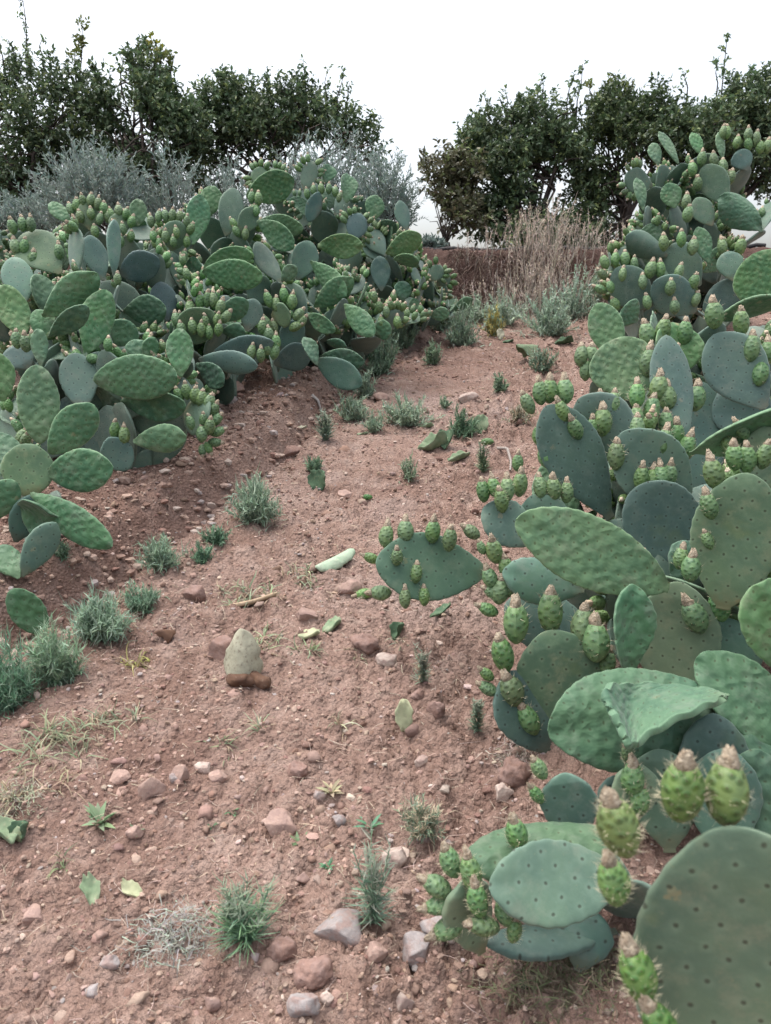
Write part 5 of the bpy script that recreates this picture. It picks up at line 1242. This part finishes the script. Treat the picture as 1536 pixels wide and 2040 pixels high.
for a in [
 (200, 1650, 44, 56, 'pale green sprout with upright blades, left of the tan rock', (0.245, 0.333, 0.193)), (595, 1682, 42, 36, 'small dark sprout in the lower middle of the lane', (0.175, 0.263, 0.14)), (462, 1622, 34, 16, 'flat bright green sprout left of the rounded tan rock', (0.123, 0.263, 0.123)),
 (420, 1648, 26, 18, 'tiny dark sprout below the flat bright one', (0.123, 0.228, 0.123)), (655, 1725, 36, 20, 'fleshy bright green sprout left of the tall feathery weed', (0.114, 0.28, 0.149)), (270, 1655, 26, 22, 'tiny grassy sprout above the tan stone pair', (0.193, 0.263, 0.158)),
 (740, 1650, 40, 40, 'green sprout behind the feathery weed\'s dry top', (0.131, 0.263, 0.158)), (660, 1580, 20, 40, 'thin dry sprout on open soil', (0.385, 0.35, 0.228)),
]: bush('sprout', *a[:5], col=a[5], style='sprout', group='small sprouts in the lower lane', cat='sprout')

# ------------------------------------------------------------------ stones
def ico(sub=2):
    import bmesh
    bm = bmesh.new(); bmesh.ops.create_icosphere(bm, subdivisions=sub, radius=1)
    V = np.array([v.co[:] for v in bm.verts]); F = np.array([[v.index for v in f.verts] for f in bm.faces]); bm.free(); return V, F
I4, I2, I1 = ico(4), ico(2), ico(1)
def rock_verts(base, seed, rough=.35, cuts=7):
    r = np.random.default_rng(seed); V = base.copy()
    for _ in range(cuts):
        n = nrm(r.normal(size=3)); d = r.uniform(.45, .85); k = V @ n - d
        V = V - np.where(k > 0, k, 0)[:, None] * n * .92
    nz = n3(V + seed, 2.3, seed % 97) - .5; n2_ = n3(V + seed, 6.5, seed % 89) - .5
    return V * (1 + rough * nz * .8 + .12 * n2_)[:, None]
def stone(px, py, w, h, label, mat, seed, deep=.8, rot=0., clod=False):
    p, d = G(px, py); W, H = (.95 if clod else 1.12) * w / FPX * d, h / FPX * d
    V = rock_verts(I4[0], seed, .5 if clod else .35, 3 if clod else 8)
    if clod: V = V * (1 + .16 * (n3(V + 3, 9, seed % 50) - .5) * 2)[:, None]
    V = V / np.array([V[:, 0].max() - V[:, 0].min(), V[:, 1].max() - V[:, 1].min(), V[:, 2].max() - V[:, 2].min()]) * [W, W * deep, H * 1.45]
    c, s = math.cos(rot), math.sin(rot)
    o = link('stone', mesh_np('stone', V, None, I4[1], mats=[MAT[mat]], smooth=True), None, Matrix.Translation(Vector(p + [0, W * deep * .3, H * .22])) @ Matrix.Rotation(random.uniform(-.2, .2), 4, 'Z') @ Matrix.Rotation(rot, 4, 'Y'))
    tag(o, label, 'stone', 'stones and clods lying on the lane')
for k, a in enumerate([
 (682, 1878, 98, 46, 'largest grey rock, angular, at the foot of the tall feathery weed', 'grey_stone'), (832, 1925, 62, 52, 'squat grey rock under the ringed small cactus pad', 'grey_stone'), (868, 1880, 66, 30, 'flat grey rock just below the ring of fruits', 'grey_stone'),
 (748, 1918, 48, 28, 'slanting pinkish slab between two grey rocks', 'pink_stone'), (605, 2030, 60, 42, 'grey lavender rock at the bottom picture border', 'grey_stone'), (652, 2010, 26, 18, 'small cream stone beside the bottom border rock', 'pale_stone'),
 (788, 1725, 48, 32, 'flat cream stone right of the tall feathery weed', 'pale_stone'), (602, 1772, 30, 20, 'square pink stone left of the tall feathery weed', 'pink_stone'), (560, 1918, 66, 34, 'reddish clod right of the dark branching weed', 'red_stone', 1),
 (622, 1968, 88, 44, 'biggest reddish clod, crumbly, above the bottom border rock', 'red_stone', 1), (553, 1662, 62, 32, 'rounded tan rock half buried in the lower lane', 'pink_stone'), (298, 1592, 50, 46, 'triangular tan rock half sunk in soil', 'pink_stone'),
 (358, 1555, 34, 26, 'greyish pink stone left of two orange ones', 'pink_stone'), (405, 1540, 34, 17, 'pale orange stone, upper one of a pair', 'pale_stone'), (432, 1555, 34, 18, 'pale orange stone, lower one of a pair', 'pink_stone'),
 (350, 1562, 26, 18, 'bluish grey stone touching the greyish pink one', 'grey_stone'), (236, 1565, 38, 18, 'dusty pink stone above the triangular rock', 'pink_stone'), (675, 1645, 26, 18, 'smooth bluish pebble on open soil', 'grey_stone'),
 (638, 1602, 24, 16, 'pale lilac pebble above the smooth bluish one', 'grey_stone'), (612, 1240, 42, 26, 'pinkish rock left of the dark folded scrap', 'pink_stone'), (438, 1312, 48, 40, 'rust red rock just behind the upright dead pad stub', 'red_stone'),
 (384, 1200, 42, 28, 'rust red rock left of the tan dead pad', 'red_stone'), (698, 1186, 46, 26, 'tan stone pointing at the overhanging cactus pad', 'pink_stone'), (1022, 1570, 74, 50, 'dark crumbly clod next to the blue grey pad', 'red_stone', 1),
 (456, 806, 36, 16, 'pale flat rock under the blue shaded pads', 'grey_stone'), (470, 780, 34, 18, 'brownish rock behind the pale flat one', 'pink_stone'), (580, 912, 42, 22, 'rust red rock beside the upper gully', 'red_stone'),
 (420, 1014, 18, 13, 'small white stone at the bottom of the gully', 'pale_stone'), (935, 800, 36, 20, 'whitish stone on the upper lane', 'pale_stone'), (726, 1300, 66, 30, 'dark red clod below the dark folded scrap', 'red_stone', 1),
 (592, 1552, 46, 32, 'reddish brown clod in the middle of the lane', 'red_stone', 1), (266, 1668, 32, 18, 'tan stone above a small sprout', 'pink_stone'), (800, 2012, 46, 26, 'cream stone near the bottom border', 'pale_stone'), (62, 1842, 50, 24, 'pinkish stone far left in the lower lane', 'pink_stone'),
 (830, 1400, 34, 22, 'tan clod above the upright yellowish pad scrap', 'red_stone', 1), (770, 1320, 40, 16, 'cream flat stone right of the dark red clod', 'pale_stone'), (868, 1432, 40, 32, 'round brown clod right of the upright yellowish pad scrap', 'red_stone', 1),
 (690, 992, 30, 12, 'flat pale stone in mid lane right of the buried green piece', 'pink_stone'), (1002, 1598, 34, 26, 'whitish stone below the dark crumbly clod', 'pale_stone'), (840, 1528, 26, 18, 'rounded cream stone on the clods of the right lane side', 'pale_stone'),
 (215, 1930, 34, 22, 'small greyish stone at lower left', 'grey_stone'), (185, 1985, 30, 20, 'lilac grey stone near the bottom left corner', 'grey_stone'), (420, 2010, 34, 24, 'pinkish stone at the bottom left of the border rock', 'pink_stone'), (760, 795, 30, 14, 'pale pink stone above the long weed patch', 'pink_stone'),
 (830, 1885, 30, 18, 'lilac stone between the squat and the flat grey rock', 'grey_stone'), (845, 1698, 32, 18, 'bluish slab right of the cream stone', 'grey_stone'),
]): stone(*a[:6], seed=100 + k * 7, clod=len(a) > 6, rot=random.uniform(-.25, .25))

# ------------------------------------------------------------------ fallen pads, scraps and fruit on the ground
LAST = [None]
def scrap(name, px, py, wlen, wwid, label, mat, cat='cactus scrap', yaw=0., pitch=0., roll=0., lift=.012, bend=.2, cup=.2, wave=.02, q=.55, T=.016, twist=.2, at_mid=True, ragged=.15, p=1.2, taper=0.):
    pp = p
    p, d = G(px, py); L, W = wlen / FPX * d, wwid / FPX * d
    V, qd, t, uv, rim = pad_geo(L, W, T=min(T, W * .3), p=pp, q=q, bend=bend, cup=cup, wave=wave * W / .15, twist=twist, wfreq=5, ph=random.uniform(0, 6), ragged=ragged, taper=taper, nu=30, nr=26)
    V = V - [0, L / 2 if at_mid else 0, 0]
    M = Matrix.Translation(Vector(p + [0, 0, lift])) @ Matrix.Rotation(yaw, 4, 'Z') @ Matrix.Rotation(pitch, 4, 'X') @ Matrix.Rotation(roll, 4, 'Y')
    if at_mid:
        A = np.array(M); mnz = (V @ A[:3, :3].T + A[:3, 3])[:, 2].min()
        M = Matrix.Translation((0, 0, float(p[2] - .008 - mnz))) @ M
    o = link(name, mesh_np(name, V, qd, t, uv, {'Rim': rim}, [MAT[mat]]), None, M); LAST[0] = M
    tag(o, label, cat, 'fallen cactus pieces on the lane')
    return o
R = rad
st = scrap('dead_pad', 482, 1358, 118, 98, 'pale dead pad stub standing upright on its withered brown end', 'dead_pale', 'dead pad', yaw=R(4), pitch=R(80), bend=-.15, cup=-.5, wave=.012, at_mid=False, T=.03, q=.5, lift=-.02, p=.9, taper=.48)
p_, d_ = G(490, 1378); MS = LAST[0]
for dx, wy, sc in ((-.012, .25, .75), (.040, -.5, .62)):
    V, qd, t, uv, rim = pad_geo(.125 * sc, .062 * sc, T=.034, p=1.0, q=.5, bend=.25, wave=.006, ragged=.2, ph=dx * 50)
    V = V - [0, .06 * sc, 0]
    Mw = Matrix.Translation(Vector(p_ + [dx, .02, .022])) @ Matrix.Rotation(R(90) + wy, 4, 'Z') @ Matrix.Rotation(R(60 if dx < 0 else 10), 4, 'Y')
    link('withered_base', mesh_np('withered_base', V, qd, t, uv, {'Rim': rim}, [MAT['dead_brown']]), st, MS.inverted() @ Mw)
scrap('dead_pad', 505, 1203, 104, 34, 'tan dried pad lying flat and curved like a boomerang', 'dead_tan', 'dead pad', yaw=R(-66), roll=R(-22), bend=.2, cup=.05, lift=.02, T=.018, ragged=.04, wave=.004, twist=.05)
scrap('dead_pad', 668, 1128, 104, 34, 'pale green pad rolled up like a tube', 'dead_pale', 'dead pad', yaw=R(-42), bend=.05, cup=-.35, wave=.004, T=.034, pitch=R(6), ragged=.08, p=.9, q=.3, twist=.1).data.materials[0] = m_dead('dead_celadon', (.30, .40, .28), (.36, .44, .33), (.42, .44, .32))
scrap('pad_scrap', 806, 1462, 72, 36, 'yellowish white pad scrap stuck upright in the soil', 'dead_yellow', yaw=R(5), pitch=R(75), bend=.1, cup=.2, at_mid=False, lift=-.01)
scrap('pad_scrap', 612, 1270, 52, 30, 'yellow half of a pad broken in two', 'dead_yellow', yaw=R(-80), bend=.3)
scrap('pad_scrap', 662, 1256, 46, 34, 'bluish green half of a pad broken in two', 'dead_green', yaw=R(-60), pitch=R(20), bend=.3)
scrap('pad_scrap', 795, 1270, 40, 24, 'dark folded scrap sticking up by a grass tuft', 'dead_dark', yaw=R(-50), pitch=R(45), cup=.8)
scrap('dead_pad', 862, 897, 66, 40, 'bright green curled pad with raised edges on the lane', 'dead_green', 'dead pad', yaw=R(-75), cup=.7, bend=.5, wave=.03)
scrap('dead_pad', 892, 890, 44, 30, 'darker curled pad propped against the bright green one', 'dead_dark', 'dead pad', yaw=R(-30), pitch=R(30), cup=.7, bend=.5)
scrap('pad_scrap', 914, 916, 50, 24, 'small green flattened scrap near the slim weed', 'dead_green', yaw=R(-70), bend=.4, cup=.5)
scrap('pad_scrap', 632, 972, 44, 42, 'dark green half buried piece with a pale cut edge', 'dead_dark', yaw=R(-20), pitch=R(70), at_mid=False, lift=-.02, q=.4)
scrap('pad_scrap', 878, 1224, 56, 20, 'dark green strip on the soil below the overhanging cactus pad', 'dead_dark', yaw=R(-55), bend=.3, pitch=R(8))
scrap('pad_scrap', 184, 1786, 60, 36, 'pale celadon folded scrap, left of the yellow one', 'dead_green', yaw=R(30), bend=.8, cup=.5, wave=.05, pitch=R(10))
scrap('pad_scrap', 265, 1780, 52, 28, 'pale yellow folded scrap right of the celadon one', 'dead_yellow', yaw=R(60), bend=.8, cup=.4, wave=.05)
scrap('pad_scrap', 15, 1672, 70, 46, 'green torn scrap at the left picture border', 'dead_green', yaw=R(70), bend=.5, cup=.5, wave=.06)
scrap('pad_scrap', 48, 1668, 40, 36, 'upright folded green scrap beside the torn one at the left border', 'dead_dark', yaw=R(-20), pitch=R(50), cup=.7)
scrap('dead_pad', 957, 862, 40, 34, 'pale green pad standing against the dark spiky weed', 'dead_green', 'dead pad', yaw=R(-12), pitch=R(65), at_mid=False, lift=-.01)
scrap('dead_pad', 1048, 716, 62, 26, 'curled pad with a black hollow end on the upper lane', 'dead_green', 'dead pad', yaw=R(-50), cup=-.9, bend=-.1)
scrap('dead_pad', 1124, 684, 40, 24, 'dark dish shaped pad on the soil before the round bright pad', 'dead_dark', 'dead pad', yaw=R(-80), cup=.5)
scrap('pad_scrap', 996, 676, 24, 16, 'white edged scrap under the yellowing weed', 'dead_pale', yaw=R(10), pitch=R(60))
scrap('pad_scrap', 1012, 682, 26, 16, 'dull green lump beside the white edged scrap', 'dead_dark', yaw=R(-60))
scrap('pad_scrap', 330, 1278, 42, 20, 'brown shrivelled flake left of the rust red rock', 'dead_brown', yaw=R(-65), cup=-.9, bend=-.3)
scrap('pad_scrap', 598, 856, 34, 14, 'long pale scrap beside the compact soil above the gully', 'dead_pale', yaw=R(-50))
scrap('pad_scrap', 722, 866, 26, 12, 'small green flake below the little pale weed', 'dead_green', yaw=R(-60))
scrap('pad_scrap', 850, 850, 30, 16, 'light green flake at the right end of the long weed patch', 'dead_green', yaw=R(-80), cup=.4)
scrap('pad_scrap', 475, 1292, 44, 16, 'grey curled husk above the upright dead pad stub', 'dead_tan', yaw=R(-110), cup=-.8)
# loose pad leaning upright in the soil
p_, d_ = G(92, 1262)
T_ = P(20, 1174, d_ - .10); B_ = P(90, 1262, d_ - .05)
x_, y_, z_ = basis(T_ - B_, CAM - B_); L_ = float(np.linalg.norm(T_ - B_))
o = link('loose_pad', pad_mesh('young', L_, 62 / FPX * d_, p=1.05, q=.52, bend=.1, cup=.1, T=.02, nu=30, nr=26), None, frame(B_, x_, y_, z_)); o.color = (.72, .86, .72, 1)
tag(o, 'loose green pad leaning upright in the soil with a brown cut end', 'cactus pad', 'fallen cactus pieces on the lane')
V, qd, t, uv, rim = pad_geo(.03, .045, T=.026, p=1.0, q=.45); link('cut_end', mesh_np('cut_end', V - [0, .014, 0], qd, t, uv, {'Rim': rim}, [MAT['dead_tan']]), o)
def ground_fruit(px, py, h, label, tint, yaw):
    p, d = G(px, py); s = h / FPX * d
    o = link('fallen_fruit', random.choice(FR_MID), None, Matrix.Translation(Vector(p + [0, 0, s * .22])) @ Matrix.Rotation(yaw, 4, 'Z') @ Matrix.Scale(s, 4)); o.color = (*tint, 1)
    tag(o, label, 'fallen fruit', 'fallen prickly pear fruits')
ground_fruit(983, 890, 24, 'fallen green fruit lying beside the curved dry stick', (.8, .9, .7), 1.2)
ground_fruit(742, 996, 18, 'small fallen green fruit with a pale end in mid lane', (.7, .95, .7), 1.7)
ground_fruit(1050, 1978, 46, 'dark fallen fruit in the dry tangle at the bottom', (.4, .55, .5), .4)
ground_fruit(742, 1188, 34, 'bright fallen fruit on the soil under the overhanging pad\'s tip', (1.1, 1.15, .8), 1.9)
def stick(pts, r, label, col):
    B = Batch(); w = [G(*q)[0] + [0, 0, r + (.03 if k == 1 else 0)] for k, q in enumerate(pts)]
    w = np.array(w); t = np.linspace(0, len(w) - 1, 12); w = np.stack([np.interp(t, range(len(w)), w[:, k]) for k in range(3)], 1)
    B.tube(w, r, r * .5, col, 6); tag(link('dry_stick', B.mesh('stick', MAT['straw'])), label, 'stick')
stick([(992, 900), (1010, 908), (1018, 925), (1016, 945)], .010, 'curved pale dry stick arching by the fallen green fruit', (.33, .29, .26))
stick([(622, 792), (634, 812), (640, 825)], .012, 'short pale stick beside the paired dark pads', (.45, .42, .40))

# ------------------------------------------------------------------ gravel, crumbs, litter
def scatter(n, dmin, dmax, pw, wide=.62):
    u = RNG.random(n); e = 1 - pw; d = (dmin ** e + u * (dmax ** e - dmin ** e)) ** (1 / e)
    x = RNG.uniform(-1, 1, n) * (d * wide + .25)
    y = d * 1.02 - .12
    return x, y, d
def pebbles(name, n, smin, smax, cols, label, cat, rough, squash, sink, seed, ico_=I1, pw=.75, expo=2.6, smooth=False):
    tv = [rock_verts(ico_[0], seed + k, rough, 6) for k in range(8)]
    tv = [v / np.abs(v).max() for v in tv]
    x, y, d = scatter(n, 1.0, 7.9, pw)
    c = n3(np.stack([x, y, x * 0], 1), 1.7, seed) ; keep = RNG.random(n) < np.clip(.45 + 1.5 * (c - .3), .35, 1); x, y, d = x[keep], y[keep], d[keep]; n = len(x)
    s = smin + (smax - smin) * RNG.random(n) ** expo; s = s * (.75 + .16 * d)
    V = np.stack(tv)[RNG.integers(0, 8, n)] * (s[:, None, None] * RNG.uniform(.65, 1.25, (n, 1, 3)) * np.array([1, 1, squash]))
    a = RNG.uniform(0, 6.283, n); ca, sa = np.cos(a)[:, None], np.sin(a)[:, None]
    V = np.stack([V[..., 0] * ca - V[..., 1] * sa, V[..., 0] * sa + V[..., 1] * ca, V[..., 2] + V[..., 0] * RNG.uniform(-.3, .3, (n, 1))], -1)
    V = V + np.stack([x, y, gh(x, y) + s * squash * sink], 1)[:, None, :]
    m = V.shape[1]; F = (np.arange(n) * m)[:, None, None] + ico_[1][None]
    ci = RNG.choice(len(cols), n, p=[q[1] for q in cols]); C = np.array([q[0] for q in cols])[ci] * RNG.uniform(.8, 1.2, (n, 1)) * RNG.uniform(.95, 1.05, (n, 3))
    o = link(name, mesh_np(name, V.reshape(-1, 3), None, F.reshape(-1, 3), None, {'Tint': np.repeat(C, m, 0)}, [MAT['gravel']], smooth=smooth)); tag(o, label, cat, kind='stuff')
GCOL = [((.35, .25, .20), .36), ((.42, .325, .27), .24), ((.31, .265, .25), .14), ((.22, .135, .11), .18), ((.43, .355, .31), .08)]
SCOL = [((.282, .190, .153), .5), ((.215, .138, .109), .26), ((.335, .242, .20), .24)]
pebbles('gravel', 17000, .0020, .0080, GCOL, 'loose pinkish gravel strewn over the reddish lane', 'gravel', .45, .65, .30, 500)
pebbles('coarse_gravel', 1500, .006, .019, GCOL, 'coarser angular pebbles half sunk in the reddish lane', 'gravel', .55, .6, .12, 540, I2, expo=3.5)
pebbles('soil_crumbs', 30000, .0024, .0105, SCOL, 'crumbly reddish soil lumps covering the lane', 'soil', .8, .75, .1, 700, expo=3.0)
pebbles('soil_clods', 2600, .007, .024, SCOL, 'larger crumbling soil clods turned up along the lane', 'soil', 1.1, .7, -.05, 740, I2, expo=4.5, smooth=True)
def shoulder():
    n = 5200; y = RNG.uniform(2.2, 6.8, n); xe = np.interp(y, _edge[:, 1], _edge[:, 0]); x = xe - RNG.random(n) ** 1.3 * 1.3 + .12
    tv = [rock_verts(I1[0], 900 + k, .6, 6) for k in range(8)]; tv = np.stack([v / np.abs(v).max() for v in tv])
    s_ = (.004 + .020 * RNG.random(n) ** 4) * (.8 + .13 * y)
    V = tv[RNG.integers(0, 8, n)] * (s_[:, None, None] * RNG.uniform(.65, 1.25, (n, 1, 3)) * [1, 1, .7]) + np.stack([x, y, gh(x, y) + s_ * .2], 1)[:, None, :]
    m = V.shape[1]; F = (np.arange(n) * m)[:, None, None] + I1[1][None]; cc = GCOL + SCOL; pr = np.array([q[1] for q in cc]); ci = RNG.choice(len(cc), n, p=pr / pr.sum())
    C = np.array([q[0] for q in cc])[ci] * RNG.uniform(.85, 1.25, (n, 1))
    o = link('bank_gravel', mesh_np('bank_gravel', V.reshape(-1, 3), None, F.reshape(-1, 3), None, {'Tint': np.repeat(C, m, 0)}, [MAT['gravel']], smooth=False)); tag(o, 'gravel washed out on the stony left bank under the cacti', 'gravel', kind='stuff')
shoulder()
def litter():
    B = Batch(); n = 16000
    x, y, d = scatter(n, 1.0, 7.6, .7)
    c = n3(np.stack([x, y, x * 0], 1), 1.3, 77); keep = RNG.random(n) < np.clip((c - .30) * 2.2, .12, 1); x, y, d = x[keep], y[keep], d[keep]; n = len(x)
    Pp = np.stack([x, y, gh(x, y) + RNG.uniform(.001, .008, n)], 1); D = unit(rnd_dirs(n) * [1, 1, .15] + [[0, 0, .05]])
    l = RNG.uniform(.012, .06, n) * (.8 + .12 * d); w = np.maximum(.0014, .0010 * d)
    B.strips(Pp, D, l, w, tints(n, (.40, .32, .26), .3, (.24, .17, .135), .35), RNG.uniform(-.1, .3, n), 4, sway=.25)
    o = link('plant_litter', B.mesh('plant_litter', MAT['straw'])); tag(o, 'fine dry straw and plant litter lying on the soil', 'litter', kind='stuff')
litter()

# ------------------------------------------------------------------ light, sky, camera
SUN_EL, SUN_AZ = rad(72), rad(300)      # azimuth measured clockwise from +Y (the view direction)
w = bpy.data.worlds.new('World'); scene.world = w; w.use_nodes = True
nt = w.node_tree; bg = nt.nodes['Background']
sky = nt.nodes.new('ShaderNodeTexSky'); sky.sky_type = 'NISHITA'; sky.sun_disc = False
sky.sun_elevation = SUN_EL; sky.sun_rotation = SUN_AZ; sky.altitude = 300; sky.air_density = 1.0; sky.dust_density = 7.0; sky.ozone_density = .6
hsn = nt.nodes.new('ShaderNodeHueSaturation'); hsn.inputs['Saturation'].default_value = .45; nt.links.new(sky.outputs[0], hsn.inputs['Color']); nt.links.new(hsn.outputs[0], bg.inputs[0]); bg.inputs[1].default_value = .15
sl = bpy.data.lights.new('sun', 'SUN'); sl.energy = .5; sl.angle = rad(110); sl.color = (1, .95, .9)
so = link('sun', sl)
dirv = Vector((math.sin(SUN_AZ) * math.cos(SUN_EL), math.cos(SUN_AZ) * math.cos(SUN_EL), math.sin(SUN_EL)))
so.rotation_euler = dirv.to_track_quat('Z', 'Y').to_euler(); so.location = (0, 0, 20)
cd = bpy.data.cameras.new('camera'); cam = link('camera', cd)
cam.location = CAM; cam.rotation_euler = (rad(90) - PITCH, 0, 0)
cd.sensor_fit = 'HORIZONTAL'; cd.sensor_width = 36; cd.lens = 36; cd.clip_start = .05; cd.clip_end = 2000
cd.dof.use_dof = True; cd.dof.focus_distance = 3.2; cd.dof.aperture_fstop = 9.0
scene.camera = cam
vs = scene.view_settings; vs.view_transform = 'Standard'; vs.look = 'None'; vs.exposure = EXPOSURE; vs.gamma = 1
scene.cycles.max_bounces = 6; scene.cycles.diffuse_bounces = 3; scene.cycles.transmission_bounces = 3
